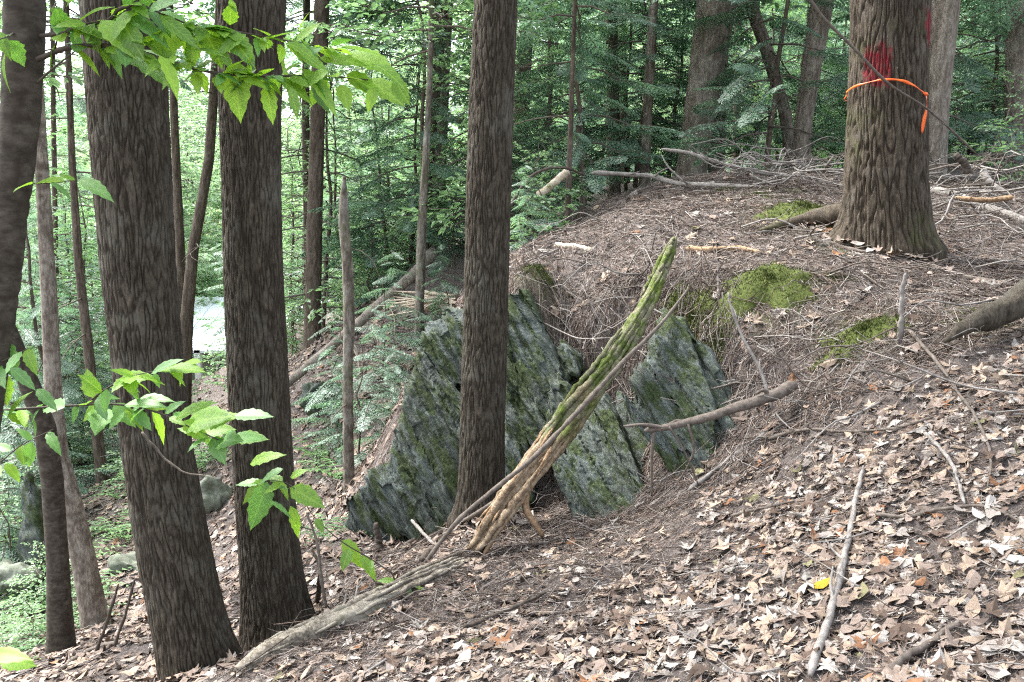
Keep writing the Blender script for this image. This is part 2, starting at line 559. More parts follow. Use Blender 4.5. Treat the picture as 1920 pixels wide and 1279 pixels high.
def on_ground(px, py, lo=1.2, hi=40.0):
    """where the ray through a photo pixel first meets the ground"""
    r = ray(px, py); r = r / r[1]
    ys = np.concatenate([np.arange(lo, 10, .02), np.arange(10, hi, .1)])
    p = CAM + r[None] * ys[:, None]
    d = p[:, 2] - H(p[:, 0], p[:, 1])
    k = np.nonzero(d < 0)[0]
    if not len(k): return None
    return p[k[0]]


def normals_at(x, y, e=.06):
    hx = (H0(x + e, y) - H0(x - e, y)) / (2 * e); hy = (H0(x, y + e) - H0(x, y - e)) / (2 * e)
    n = np.stack([-hx, -hy, np.ones(len(hx))], 1)
    return n / np.linalg.norm(n, axis=1)[:, None]


def axis(segs):
    out = [segs[0][0]]
    for a, b_, st in segs:
        k = max(1, int(round((b_ - a) / st)))
        out += list(a + (b_ - a) * (np.arange(1, k + 1) / k))
    return np.array(out)


gx = axis([(-300, -60, 30), (-60, -20, 4), (-20, -9, .6), (-9, -4, .16), (-4, 4.5, .045), (4.5, 9, .16), (9, 20, .6), (20, 60, 4), (60, 300, 30)])
gy = axis([(-120, -20, 20), (-20, 1, 1), (1, 1.8, .1), (1.8, 7.5, .045), (7.5, 13, .12), (13, 30, .5), (30, 80, 4), (80, 420, 34)])
X, Y = np.meshgrid(gx, gy)
xf, yf = X.ravel(), Y.ravel()
zf = H(xf, yf)
GV = np.stack([xf, yf, zf], 1)
nx, ny = len(gx), len(gy)
i, j = np.meshgrid(np.arange(ny - 1), np.arange(nx - 1), indexing='ij')
i, j = i.ravel(), j.ravel()
GQ = np.stack([i * nx + j, i * nx + j + 1, (i + 1) * nx + j + 1, (i + 1) * nx + j], 1)
mossw = np.zeros(len(GV))
for (px, py, r) in [(1500, 400, .45), (1440, 360, .35), (1600, 455, .3), (1440, 540, .35), (1620, 620, .28), (1300, 600, .25), (1010, 520, .22), (1850, 590, .3), (1730, 480, .2)]:
    g = on_ground(px, py)
    if g is not None:
        mossw = np.maximum(mossw, np.clip(1.3 - np.hypot(xf - g[0], yf - g[1]) / r, 0, 1))
ground = link('ground', mesh_np('ground', GV, GQ, None, [M['ground']], True, attrs={'moss': mossw}))
tag(ground, 'brown forest floor of needles and duff sloping down to a gully', None, None, 'structure')

# ------------------------------------------------------------------ tree trunks
def interp_path(path, z):
    p = np.asarray(path, float)
    return np.stack([np.interp(z, p[:, 2], p[:, 0]), np.interp(z, p[:, 2], p[:, 1])], 1), np.interp(z, p[:, 2], p[:, 3])


def trunk_mesh(path, base_z, top_z, vis_top, nseg=340, dz=.016, amp=.0105, fx=58., fz=8.5, flare=.25, fh=.22, roots=(), seed=0., lump=.034):
    """path rows: x, y, z, radius with rising z. Bark ridges are displaced into the surface."""
    z = np.concatenate([np.arange(base_z - .35, vis_top, dz), np.arange(vis_top, top_z, .35), [top_z]])
    c, r = interp_path(path, z)
    h = np.maximum(z - base_z, 0)
    th = np.arange(nseg) * 2 * math.pi / nseg
    rr = r[:, None] * (1 + flare * np.exp(-h / fh))[:, None] * np.ones((1, nseg))
    for (ang, a, hh, pw) in roots:
        k = np.clip(np.cos(th - ang), 0, 1) ** pw
        rr = rr + r[:, None] * a * np.exp(-h / hh)[:, None] * k[None]
    Z = np.repeat(z, nseg)
    TH = np.tile(th, len(z))
    r0 = np.repeat(r, nseg)
    q = np.stack([np.cos(TH) * r0, np.sin(TH) * r0, Z], 1)
    warp = .16 * pn(q * np.array([7, 7, 3]) + seed)
    b1 = pn(q * np.array([fx, fx, fz]) + seed + warp[:, None])
    b2 = pn(q * np.array([fx * 2.1, fx * 2.1, fz * 2.6]) + seed + 5)
    b3 = pn(q * np.array([1.6, 1.6, .8]) + seed + 11)
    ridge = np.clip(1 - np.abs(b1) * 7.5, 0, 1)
    d = amp * (-ridge + .55 * b2 + .3) + lump * b3 * r0 * 4
    fade = np.clip((vis_top + .5 - Z) / .5, 0, 1)
    Rr = rr.ravel() + d * fade
    cc = np.repeat(c, nseg, 0)
    V = np.stack([cc[:, 0] + np.cos(TH) * Rr, cc[:, 1] + np.sin(TH) * Rr, Z], 1)
    n = nseg; mrow = len(z)
    i, j = np.meshgrid(np.arange(mrow - 1), np.arange(n), indexing='ij')
    i, j = i.ravel(), j.ravel(); j2 = (j + 1) % n
    Q = np.stack([i * n + j, i * n + j2, (i + 1) * n + j2, (i + 1) * n + j], 1)
    V = np.vstack([V, [c[-1, 0], c[-1, 1], z[-1]]])
    k = np.arange(n)
    T = np.stack([(mrow - 1) * n + k, (mrow - 1) * n + (k + 1) % n, np.full(n, mrow * n)], 1)
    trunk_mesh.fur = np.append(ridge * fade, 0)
    return V, Q, T


def pix_path(rows, Yb, lean=0.0, top=12.0, taper=.012):
    """rows (photo x, y, width px) from base up -> path with radii, extrapolated to height top"""
    out = []
    for k, (px, py, w) in enumerate(rows):
        p = P(px, py, Yb)
        Yk = Yb + lean * (p[2] - 0)
        p = P(px, py, Yk)
        out.append([p[0], p[1], p[2], .93 * w / 2 / F * float((p - CAM) @ _f)])
    out = sorted(out, key=lambda r_: r_[2])
    a, b_ = np.array(out[-2]), np.array(out[-1])
    s = (b_ - a) / max(b_[2] - a[2], .2)
    if top > b_[2] + .5:
        e = b_ + s * (top - b_[2]) * .5
        e[2] = top; e[3] = max(b_[3] - taper * (top - b_[2]), .02)
        out.append(list(e))
    lo = np.array(out[0]); s = (np.array(out[1]) - lo) / max(out[1][2] - lo[2], .2)
    q = lo - s * .6; q[3] = lo[3]
    out.insert(0, list(q))
    return np.array(out)


# crowns ---------------------------------------------------------------------------------------------------------
def spray_needles(L, rg, nside=13, ntw=7):
    """flat hemlock spray along +X: drooping axis, side twigs, needle-covered twiglets as lozenges"""
    C = []; D = []; W = []; S = []
    for k in range(nside):
        t = (k + .6) / (nside + .6)
        ls = L * .42 * (1 - t) ** .75 * (.75 + .5 * rg.random()) * min(1, t * 5 + .25)
        for s in (-1, 1):
            if rg.random() < .08: continue
            ang = s * R(52 + 12 * rg.random())
            d = np.array([math.cos(ang), math.sin(ang), -.18 - .2 * rg.random()])
            o = np.array([t * L, 0, 0])
            for q in range(ntw):
                u = (q + .5) / ntw
                b0 = o + d * ls * u
                for s2 in (-1, 1):
                    a2 = ang + s2 * R(48)
                    C.append(b0); D.append([math.cos(a2), math.sin(a2), -.25 * rg.random()])
                    W.append(L * .062 * (1.2 - u) * (.7 + .6 * rg.random())); S.append(rg.random())
    C, D, W = np.array(C), np.array(D), np.array(W)
    n = len(C)
    side = np.cross(D, [0, 0, 1.0]); side /= np.linalg.norm(side, axis=1)[:, None]
    side[:, 2] += rg.normal(0, .35, n)
    wl = W[:, None]
    V = np.stack([C, C + D * wl * .55 + side * wl * .24, C + D * wl, C + D * wl * .5 - side * wl * .24], 1).reshape(-1, 3)
    V[:, 2] -= .22 * V[:, 0] ** 2 / L + .10 * np.abs(V[:, 1])
    Q = np.arange(n * 4).reshape(-1, 4)
    ax = np.stack([np.linspace(0, L, 6), np.zeros(6), -.22 * np.linspace(0, L, 6) ** 2 / L - .004], 1)
    return V, Q, ax


def spray_leaves(L, rg, n=26, size=.085):
    """flat beech-like spray along +X"""
    Vs = []
    ax = np.stack([np.linspace(0, L, 6), .06 * L * np.sin(np.linspace(0, 4, 6)), -.10 * np.linspace(0, L, 6) ** 2 / L], 1)
    for k in range(n):
        t = rg.random() ** .8
        s = 1 if k % 2 else -1
        off = s * rg.random() * .38 * L * (1.05 - t)
        o = np.array([t * L, off, -.10 * t * t * L + rg.normal(0, .02)])
        a = s * R(45 + 25 * rg.normal()); ln = size * (.7 + .6 * rg.random())
        d = np.array([math.cos(a), math.sin(a), -.25 + .25 * rg.normal()]); d /= np.linalg.norm(d)
        up = np.array([rg.normal() * .35, rg.normal() * .35, 1]); sd_ = np.cross(d, up); sd_ /= np.linalg.norm(sd_)
        nn = np.cross(sd_, d)
        Vs.append([o, o + d * ln * .35 + sd_ * ln * .27 + nn * .01, o + d * ln * .75 + sd_ * ln * .2, o + d * ln - nn * .012, o + d * ln * .75 - sd_ * ln * .2,
                   o + d * ln * .35 - sd_ * ln * .27 + nn * .01])
    V = np.array(Vs).reshape(-1, 3)
    b = np.arange(n)[:, None] * 6
    Q = np.concatenate([b + [0, 1, 2, 3], b + [0, 3, 4, 5]])
    return V, Q, ax


def crown_mesh(name, kind, Ht, Rad, nspray, seed, low=0.1, mat=None, wood=None, size=.085, shape=1.0):
    rg = np.random.default_rng(seed)
    fol = MB(); wd = MB()
    pool = [spray_needles(1.0, rg) if kind == 'needle' else spray_leaves(1.0, rg, 30, size) for _ in range(5)]
    for k in range(nspray):
        t = low + (1 - low) * (k + rg.random()) / nspray
        az = k * 2.39996 + rg.normal() * .4
        L = Rad * (1 - t * .8) ** shape * (.55 + .6 * rg.random())
        if L < .2: continue
        sV, sQ, sa = pool[rg.integers(5)]
        # big limbs carry several sprays
        m_ = 1 if L < 1.0 else (2 if L < 1.8 else 4)
        for e in range(m_):
            l = L if m_ == 1 else L * (.62 if kind == 'needle' else .6)
            a2 = az if m_ == 1 else az + (e - (m_ - 1) / 2) * .34
            st = 0 if m_ == 1 else L * (.38 - .10 * (e % 2))
            tilt = R(-6 + 10 * rg.normal()) + (.15 if kind == 'needle' else -.12)
            Rm = np.array(Matrix.Rotation(a2, 3, 'Z') @ Matrix.Rotation(tilt, 3, 'Y') @ Matrix.Rotation(rg.normal() * .3, 3, 'X'))
            org = np.array([math.cos(az), math.sin(az), -.1]) * st + np.array([0, 0, t * Ht])
            sc_ = l * np.array([1, 1, 1])
            fol.add((sV * sc_) @ Rm.T + org, sQ)
            pa = (sa * sc_) @ Rm.T + org
            wd.add(*tube(pa, np.linspace(.006 * l + .002, .0015, len(pa)), 3, caps=False))
        if m_ > 1:
            a0 = np.array([0, 0, t * Ht + .1]); a1 = np.array([math.cos(az), math.sin(az), -.1]) * L * .42 + np.array([0, 0, t * Ht])
            wd.add(*tube(np.array([a0, (a0 + a1) / 2 + [0, 0, .04], a1]), [.014, .011, .007], 4, caps=False))
    V, Q, T, C = fol.data()
    V2, Q2, T2, C2 = wd.data()
    me = mesh_np(name, np.vstack([V, V2]), np.vstack([Q, Q2 + len(V)]), None, [mat, wood], False)
    mi = np.zeros(len(me.polygons), np.int32); mi[len(Q):] = 1
    me.polygons.foreach_set('material_index', mi)
    return me


CR = {
    'hem_a': crown_mesh('crown', 'needle', 4.6, 1.7, 62, 11, .03, M['needles'], M['twig']),
    'hem_b': crown_mesh('crown', 'needle', 6.0, 2.1, 62, 12, .02, M['needles'], M['twig']),
    'hem_c': crown_mesh('crown', 'needle', 8.0, 2.8, 26, 13, .0, M['needles'], M['twig'], shape=.7),
    'hem_s': crown_mesh('crown', 'needle', 1.5, .75, 34, 14, .02, M['needles'], M['twig']),
    'dec_a': crown_mesh('crown', 'leaf', 4.5, 1.8, 70, 21, .05, M['understory_leaf'], M['twig'], .10, .6),
    'dec_b': crown_mesh('crown', 'leaf', 7.5, 2.6, 44, 22, .0, M['understory_leaf'], M['twig'], .11, .6),
    'dec_f': crown_mesh('crown', 'leaf', 8.0, 2.9, 80, 27, .0, M['sunlit_far_leaf'], M['twig'], .14, .6),
    'dec_s': crown_mesh('crown', 'leaf', 1.2, .65, 26, 23, .05, M['understory_leaf'], M['twig'], .13, .6),
}


def add_crown(parent, key, z, s=1.0, rot=None, dx=0, dy=0):
    o = bpy.data.objects.new('crown', CR[key])
    COL.objects.link(o)
    o.parent = parent
    o.location = (dx, dy, z)
    o.rotation_euler = (0, 0, random.random() * 6.28 if rot is None else rot)
    o.scale = (s, s, s)
    return o


def limb_mesh(seed, L=1.0, side=5):
    """bare dead limb along +X with a few side twigs"""
    rg = np.random.default_rng(seed)
    mb = MB()
    p = np.array([[0, 0, 0], [.3, .02 * rg.normal(), .02], [.65, .05 * rg.normal(), .0], [1, .08 * rg.normal(), -.07]]) * L
    sp = spline(p, 8)
    mb.add(*tube(sp, np.linspace(.013, .003, 8), 5))
    for k in range(side):
        t = .2 + .75 * rg.random()
        o = sp[int(t * 7)]
        a = (1 if k % 2 else -1) * R(40 + 20 * rg.random())
        l = .35 * (1 - t * .6) * (.6 + .6 * rg.random())
        d = np.array([math.cos(a), math.sin(a), -.15 + .2 * rg.normal()]) * l
        mb.add(*tube(spline([o, o + d * .5 + [0, 0, .02], o + d], 5), np.linspace(.005, .0015, 5), 3, caps=False))
    return mb.mesh('dead_branch', M['twig'])


LIMBS = [limb_mesh(s) for s in (1, 2, 3, 4)]


def add_limb(parent, x, y, z, az, s, tilt=0.0):
    o = bpy.data.objects.new('dead_branch', LIMBS[random.randrange(4)])
    COL.objects.link(o)
    o.parent = parent
    o.location = np.array([x, y, z]) - np.array(parent.location)
    o.rotation_euler = (random.random() * .6, tilt, az)
    o.scale = (s, s, s)
    return o


def tree_at(name, label, cat, rows, Yb, mat, top=12., vis=None, group=None, crown=None, crown_z=None, crown_s=1., limbs=0, lean=0., limb_z=(.5, 4.),
            limb_len=(.5, 1.3), **kw):
    path = pix_path(rows, Yb, lean, top)
    bx, by = path[1][0], path[1][1]
    base = min(hz(bx, by), path[1][2])
    if base < path[0][2]:
        path = np.vstack([[path[0][0], path[0][1], base - .5, path[0][3]], path])
    vis = vis if vis is not None else min(top - .3, 2.0 + .30 * Yb)
    t = thing(name, label, cat, (bx, by, base), group)
    V, Q, T = trunk_mesh(path, base, top, vis, **kw)
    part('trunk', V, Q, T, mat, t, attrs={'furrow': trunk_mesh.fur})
    if crown:
        cz = crown_z if crown_z is not None else vis
        (cx, cyy), _ = (lambda a: (a[0][0], a[1]))(interp_path(path, np.array([cz + 1])))
        add_crown(t, crown, cz - base, crown_s, dx=cx - bx, dy=cyy - by)
    for k in range(limbs):
        z = limb_z[0] + (limb_z[1] - limb_z[0]) * (k + random.random()) / limbs
        c_, r_ = interp_path(path, np.array([z]))
        add_limb(t, c_[0][0], c_[0][1], z, random.random() * 6.28, limb_len[0] + random.random() * (limb_len[1] - limb_len[0]), .05 + .25 * random.random())
    return t, path


# the big near trunks ----------------------------------------------------------------------------------------
t_lean, _ = tree_at('hemlock_tree', 'thick dark furrowed hemlock trunk leaning beside the low grey log, broadest of the close pair', 'tree',
        [(375, 1300, 128), (330, 1050, 136), (288, 800, 128), (258, 500, 138), (238, 200, 150), (228, 0, 160)], 4.05, M['hemlock_bark'], 14, 3.2,
        crown='hem_c', crown_z=9., roots=[(.15, .75, .20, 5), (.9, .5, .25, 4), (2.2, .3, .2, 3), (-1.9, .25, .12, 4), (-.7, .35, .12, 5)], seed=2., flare=.12)
t_str, _ = tree_at('hemlock_tree', 'straight dark furrowed hemlock trunk with leafy sprig across its foot', 'tree',
        [(518, 1200, 118), (500, 1000, 114), (488, 800, 112), (474, 500, 116), (468, 200, 122), (472, 0, 130)], 4.5, M['hemlock_bark'], 14, 3.3,
        crown='hem_c', crown_z=9., roots=[(.0, .8, .18, 5), (-.9, .4, .12, 5), (-2.4, .2, .2, 3)], seed=8., flare=.10)
t_slim, _ = tree_at('hemlock_tree', 'slim straight brown hemlock trunk rising in front of the mossy rock outcrop', 'tree',
        [(904, 955, 90), (905, 800, 88), (909, 600, 88), (914, 400, 88), (921, 200, 88), (930, 0, 88)], 5.25, M['hemlock_bark'], 13, 3.5,
        crown='hem_c', crown_z=9., roots=[(2.9, .5, .10, 5), (-.4, .5, .10, 5), (-1.6, .3, .08, 4)], seed=14., flare=.08, nseg=260, amp=.011, fx=52.)
t_big, big_path = tree_at('hemlock_tree', 'broad hemlock trunk with red paint blaze and orange tape on the mound', 'tree',
        [(1662, 462, 158), (1658, 330, 152), (1661, 200, 150), (1664, 100, 150), (1668, 0, 150)], 6.4, M['marked_bark'], 16, 4.0,
        crown='hem_c', crown_z=9., crown_s=1.1, roots=[(2.75, 1.0, .12, 6), (-.45, .30, .10, 5), (-1.7, .10, .10, 3), (1.2, .4, .2, 3)], seed=21., flare=.05, nseg=360, fx=34., amp=.018, fz=5.0)
# red paint blazes: brushed on the bark, stored as a mask on the trunk
tb = [c for c in t_big.children if c.name.startswith('trunk')][0]
me = tb.data
co = np.empty(len(me.vertices) * 3, np.float32); me.vertices.foreach_get('co', co); co = co.reshape(-1, 3) + wloc(tb)
ppx, ppy, _z = project(co)
front = co[:, 1] < np.interp(co[:, 2], big_path[:, 2], big_path[:, 1]) + .02
nz_ = fbm(co * 14, 3) * 26
k1 = np.clip(1.4 - np.maximum(np.abs(ppx - 1647) / 22, np.abs(ppy - 126) / 38) + nz_ / 32, 0, 1)
k2 = np.clip(1.3 - np.maximum(np.abs(ppx - 1744) / 7, np.abs(ppy - 52) / 30) + nz_ / 32, 0, 1)
fur = np.empty(len(me.vertices), np.float32); me.attributes['furrow'].data.foreach_get('value', fur)
mask = np.clip(np.maximum(k1, k2) * 3.4 - .6, 0, 1) * front * (1 - .7 * fur) * np.clip(.75 + .9 * fbm(co * 40, 2), .1, 1)
a = me.attributes.new('paint', 'FLOAT', 'POINT'); a.data.foreach_set('value', mask.astype(np.float32))

# orange flagging tape tied round the marked trunk
def tape():
    t = thing('flagging_tape', 'orange plastic flagging tape tied round the paint marked trunk', 'tape', P(1660, 155, 6.1))
    def surf(px, py, off=.012):
        z = P(px, py, 6.15)[2]
        c_, r_ = interp_path(big_path, np.array([z])); c_ = c_[0]; r_ = r_[0] * 1.0 + off + .010
        x = np.clip((P(px, py, 6.15)[0] - c_[0]) / r_, -.999, .999)
        return np.array([c_[0] + r_ * x, c_[1] - r_ * math.sqrt(1 - x * x), z])
    def band(pts, w, name, tw=0.0):
        p = spline(pts, 40)
        V = []
        for k, q in enumerate(p):
            ph = tw * math.sin(k * .5)
            up = np.array([.25 * ph, .3 * math.sin(k * 1.3), 1.0]) * w * (.62 + .38 * math.cos(k * .45) * math.cos(k * .17 + 1)) / 2
            V += [q - up, q + up]
        V = np.array(V); n = len(p)
        Q = np.array([[2 * k, 2 * k + 2, 2 * k + 3, 2 * k + 1] for k in range(n - 1)])
        o = part(name, V, Q, None, M['tape'], t, True)
        o.modifiers.new('thickness', 'SOLIDIFY').thickness = .0015
    front_pts = [surf(px, py) for px, py in ((1578, 168), (1595, 161), (1620, 155), (1650, 150), (1680, 152), (1705, 160), (1725, 170), (1737, 176))]
    band(front_pts, .021, 'front_band', .5)
    c_, r_ = interp_path(big_path, np.array([P(1660, 165, 6.15)[2]])); c_ = c_[0]; r_ = r_[0] * 1.0 + .018
    back = [front_pts[-1]] + [np.array([c_[0] + r_ * math.cos(a_), c_[1] + r_ * math.sin(a_), front_pts[0][2] - .01]) for a_ in np.linspace(.1, 3.05, 8)] + [front_pts[0]]
    band(back, .020, 'back_band')
    kp = front_pts[-1] + np.array([-.004, -.010, 0])
    V, Q, T = tube(np.array([kp + [-.016, 0, .006], kp + [-.006, -.006, .0], kp + [.006, -.004, -.002], kp + [.016, 0, -.008]]), [.006, .012, .011, .005], 8, .5, 2., nf=60)
    part('knot', V, Q, T, M['tape'], t)
    tail0 = front_pts[-1] + np.array([0, -.012, 0])
    V = []
    pts = spline([tail0, tail0 + [.004, -.012, -.09], tail0 + [-.012, -.012, -.19], tail0 + [-.018, -.01, -.27]], 16)
    for k, q in enumerate(pts):
        a_ = .5 + .7 * math.sin(k * .45)
        d = np.array([math.cos(a_), math.sin(a_), 0]) * .012
        V += [q - d, q + d]
    Q = np.array([[2 * k, 2 * k + 2, 2 * k + 3, 2 * k + 1] for k in range(15)])
    o = part('hanging_tail', np.array(V), Q, None, M['tape'], t, True)
    o.modifiers.new('thickness', 'SOLIDIFY').thickness = .0015
tape()

# tree standing just beyond the frame on the right: its root flare reaches into view
t_edge, _ = tree_at('hemlock_tree', 'brown root flare of a trunk at the edge of the mossy slope', 'tree',
        [(2120, 600, 200), (2125, 400, 185), (2130, 200, 180), (2135, 0, 180)], 4.6, M['hemlock_bark'], 12, 2.2,
        roots=[(-2.2, .5, .15, 5), (2.3, .7, .2, 5)], seed=33., flare=.25, nseg=110, crown='hem_c', crown_z=9.)

rp = spline([P(2090, 480, 4.6), P(1990, 530, 4.55), P(1920, 562, 4.5), P(1862, 590, 4.45), P(1815, 612, 4.4), P(1770, 640, 4.36)], 40)
V, Q, T = tube(rp, np.interp(np.linspace(0, 1, 40), [0, .3, .6, .85, 1], [.18, .11, .075, .04, .012]), 30, .0)
V += .035 * fbm(V * np.array([6, 6, 14]), 3)[:, None] * [0, 0, 1]
part('root', V, Q, T, M['hemlock_bark'], t_edge)

# left sapling with the leafy boughs (its foot is out of frame)
t_birch, birch_path = tree_at('birch_sapling', 'smooth grey brown leaning birch trunk carrying the bright green leafy boughs', 'tree',
        [(-80, 1290, 84), (-42, 800, 80), (2, 520, 72), (18, 400, 66), (36, 250, 72), (44, 100, 76), (46, 0, 78)], 2.15, M['birch_bark'], 7.5, 2.4,
        nseg=90, amp=.003, fx=9., fz=22., seed=41., flare=.05, lump=.03, crown='dec_a', crown_z=4.6)

# mid-distance trunks the photo shows one by one (photo x, y, width), distance
MID = [
    ('hemlock_tree', 'straight brown conifer with bare dead limbs, beyond the gully floor behind the broken snag', [(585, 645, 32), (590, 400, 30), (598, 150, 30), (604, 0, 31)], 12.0, 'dark_bark', 'hem_c', 4.2, 12),
    ('hemlock_tree', 'thin dark pole trunk close behind a thicker brown conifer by the gully', [(577, 620, 13), (575, 400, 14), (573, 200, 15), (575, 0, 14)], 14.0, 'dark_bark', 'hem_b', 4.6, 5),
    ('hemlock_tree', 'dark leaning conifer crossing a pale trunk above the splintered wood', [(800, 475, 20), (803, 300, 22), (818, 120, 27), (828, 0, 28)], 13.0, 'dark_bark', 'hem_c', 4.6, 10),
    ('beech_tree', 'pale smooth trunk behind the dark leaning conifer above the splintered wood', [(820, 478, 32), (823, 300, 30), (832, 120, 27), (838, 0, 26)], 13.8, 'grey_bark', 'dec_b', 4.8, 2),
    ('maple_sapling', 'slim mottled pole standing against the splintered fallen trunk', [(786, 600, 19), (790, 450, 18), (798, 300, 14), (806, 150, 11)], 10.0, 'snag_bark', 'dec_a', 3.4, 3),
    ('beech_tree', 'pale trunk half hidden by the slim hemlock at the outcrop', [(968, 440, 34), (972, 300, 32), (984, 100, 30), (988, 0, 30)], 14.0, 'grey_bark', 'dec_b', 5.0, 3),
    ('hemlock_tree', 'grey conifer in pale needle sprays behind the mound crest', [(1150, 400, 30), (1150, 270, 27), (1148, 100, 25), (1146, 0, 24)], 15.0, 'grey_bark', 'hem_b', 4.0, 5),
    ('hemlock_tree', 'reddish brown conifer standing close to a grey one behind the mound crest', [(1172, 395, 22), (1170, 270, 21), (1166, 100, 20), (1164, 0, 20)], 16.5, 'dark_bark', 'hem_b', 5.0, 4),
    ('hemlock_tree', 'slender straight trunk with a dark crooked limb behind the mound', [(1206, 395, 24), (1212, 250, 20), (1220, 100, 19), (1226, 0, 18)], 12.5, 'grey_bark', 'hem_c', 4.9, 6),
    ('maple_tree', 'big rough barked leaning trunk beyond the mound, with a pale stem at its foot', [(1292, 350, 62), (1305, 260, 62), (1325, 130, 70), (1345, 0, 82)], 12.2, 'grey_bark', 'dec_b', 5.4, 2),
    ('beech_tree', 'pale straight stem beside the big rough leaning trunk beyond the mound', [(1343, 350, 32), (1345, 250, 32), (1350, 130, 30), (1358, 0, 28)], 13.4, 'grey_bark', 'dec_b', 5.4, 2),
    ('hemlock_tree', 'thin dark trunk between the pale stem and the slanting trunk', [(1380, 320, 17), (1382, 200, 17), (1384, 0, 17)], 18.0, 'dark_bark', 'hem_b', 4.6, 3),
    ('hemlock_tree', 'short looking reddish pole just behind the slanting trunk', [(1417, 300, 16), (1416, 200, 16), (1412, 0, 15)], 20.0, 'dark_bark', 'hem_b', 4.6, 3),
    ('beech_tree', 'slanting grey trunk that leans away from the pale thick trunk near the brush', [(1484, 300, 26), (1472, 210, 25), (1440, 100, 27), (1405, 0, 28)], 12.6, 'grey_bark', 'dec_b', 5.6, 2),
    ('beech_tree', 'pale thick smooth trunk rising from the heaped brush beside the marked hemlock', [(1500, 330, 38), (1506, 230, 36), (1524, 110, 40), (1542, 0, 46)], 11.6, 'grey_bark', 'dec_b', 5.0, 3),
    ('beech_tree', 'pale grey trunk standing directly behind the paint marked hemlock', [(1752, 310, 44), (1758, 200, 44), (1766, 100, 48), (1774, 0, 50)], 10.5, 'grey_bark', 'hem_c', 4.6, 6),
    ('beech_tree', 'pale trunk beyond the grey brush heap at the wood edge', [(1908, 330, 46), (1908, 200, 45), (1910, 0, 44)], 12.0, 'grey_bark', 'hem_c', 4.4, 5),
    ('hemlock_tree', 'thin pole among green leaves between two pale trunks past the brush', [(1820, 300, 11), (1823, 150, 11), (1826, 0, 11)], 16.0, 'dark_bark', 'hem_b', 3.2, 3),
    ('hemlock_tree', 'thin dark straight pole rising from the mound crest', [(1064, 425, 13), (1068, 300, 11), (1072, 180, 10), (1078, 0, 8)], 9.3, 'dark_bark', 'hem_a', 3.6, 4),
    ('maple_sapling', 'dark trunk forking low, between the two close hemlocks', [(346, 760, 26), (350, 600, 26), (362, 470, 22), (392, 300, 19), (406, 100, 17), (412, 0, 16)], 13.0, 'dark_bark', 'dec_b', 5.0, 5),
    ('maple_sapling', 'second stem of the low forking trunk between the close hemlocks', [(340, 760, 20), (342, 600, 21), (338, 470, 18), (330, 300, 16), (322, 100, 14)], 13.3, 'dark_bark', 'dec_b', 5.0, 3),
    ('hemlock_tree', 'slim trunk with bare pale limbs above the gully bank', [(180, 790, 21), (165, 650, 19), (148, 500, 16), (135, 300, 13), (128, 100, 11)], 10.5, 'dark_bark', 'hem_b', 3.6, 10),
    ('hemlock_tree', 'thin pole behind the leaning birch trunk', [(110, 760, 11), (105, 500, 10), (100, 200, 9), (98, 0, 9)], 15.0, 'dark_bark', 'hem_b', 3.8, 4),
]
for nm, lb, rows, Yb, mt, cr, cz, lm in MID:
    tree_at(nm, lb, 'tree', rows, Yb, M[mt], top=11., vis=2.2 + .30 * Yb, crown=cr, crown_z=cz, crown_s=.9, limbs=lm, limb_z=(.4, 2 + .25 * Yb),
            nseg=28, dz=.09, amp=.006, fx=14., fz=3., seed=Yb * 3.1, flare=.15)

def add_root(tree, pix, r0, r1, mat, seed):
    pts = []
    for p in pix:
        g = on_ground(*p) if len(p) == 2 else P(*p)
        pts.append(g + [0, 0, -.012 - .02 * (len(pts) > 1)])
    sp_ = spline(pts, 26)
    V, Q, T = tube(sp_, np.linspace(1, 0, 26) ** .8 * (r0 - r1) + r1, 16, .30, seed, nf=16)
    part('root', V, Q, T, mat, tree)


add_root(t_big, [(1640, 400, 6.5), (1590, 396, 6.6), (1540, 398, 6.75), (1480, 412, 6.75), (1425, 424, 6.7)], .10, .010, M['marked_bark'], 3.)
add_root(t_big, [(1600, 420, 6.4), (1560, 420), (1505, 432), (1450, 440)], .075, .012, M['marked_bark'], 5.)
add_root(t_big, [(1720, 440, 6.2), (1752, 455), (1790, 470), (1840, 480)], .10, .012, M['marked_bark'], 7.)

# two slim trunks side by side at the gully edge, and the broken snag
tree_at('maple_sapling', 'smooth upright grey stem, the straighter of two standing by the gully', 'tree',
        [(115, 1222, 46), (108, 1050, 44), (98, 900, 42), (84, 800, 40), (55, 720, 38), (-10, 560, 34)], 6.0, M['birch_bark'], 4.2, 3.8, crown='dec_a', crown_z=2.6, crown_s=.7,
        nseg=48, dz=.03, amp=.003, fx=10., fz=14., seed=51.)
tree_at('maple_sapling', 'slanting grey stem beside a straighter one, green shoots at its foot', 'tree',
        [(180, 1170, 48), (155, 1040, 44), (128, 930, 42), (108, 850, 38), (100, 740, 34), (92, 560, 30)], 6.7, M['grey_bark'], 5.0, 4.2, crown='dec_a', crown_z=3.2, crown_s=.7,
        nseg=48, dz=.03, amp=.004, fx=10., fz=10., seed=57.)
tree_at('broken_snag', 'thin pale barked dead stem with snapped top behind the outcrop', 'snag',
        [(654, 925, 20), (653, 800, 21), (652, 700, 21), (655, 600, 24), (652, 500, 22), (645, 420, 20), (644, 370, 15), (646, 332, 7)], 7.0, M['snag_bark'], P(646, 330, 7)[2], P(646, 335, 7)[2],
        nseg=36, dz=.025, amp=.004, fx=12., fz=7., seed=61., limbs=3, limb_z=(.2, 1.6), limb_len=(.25, .5))

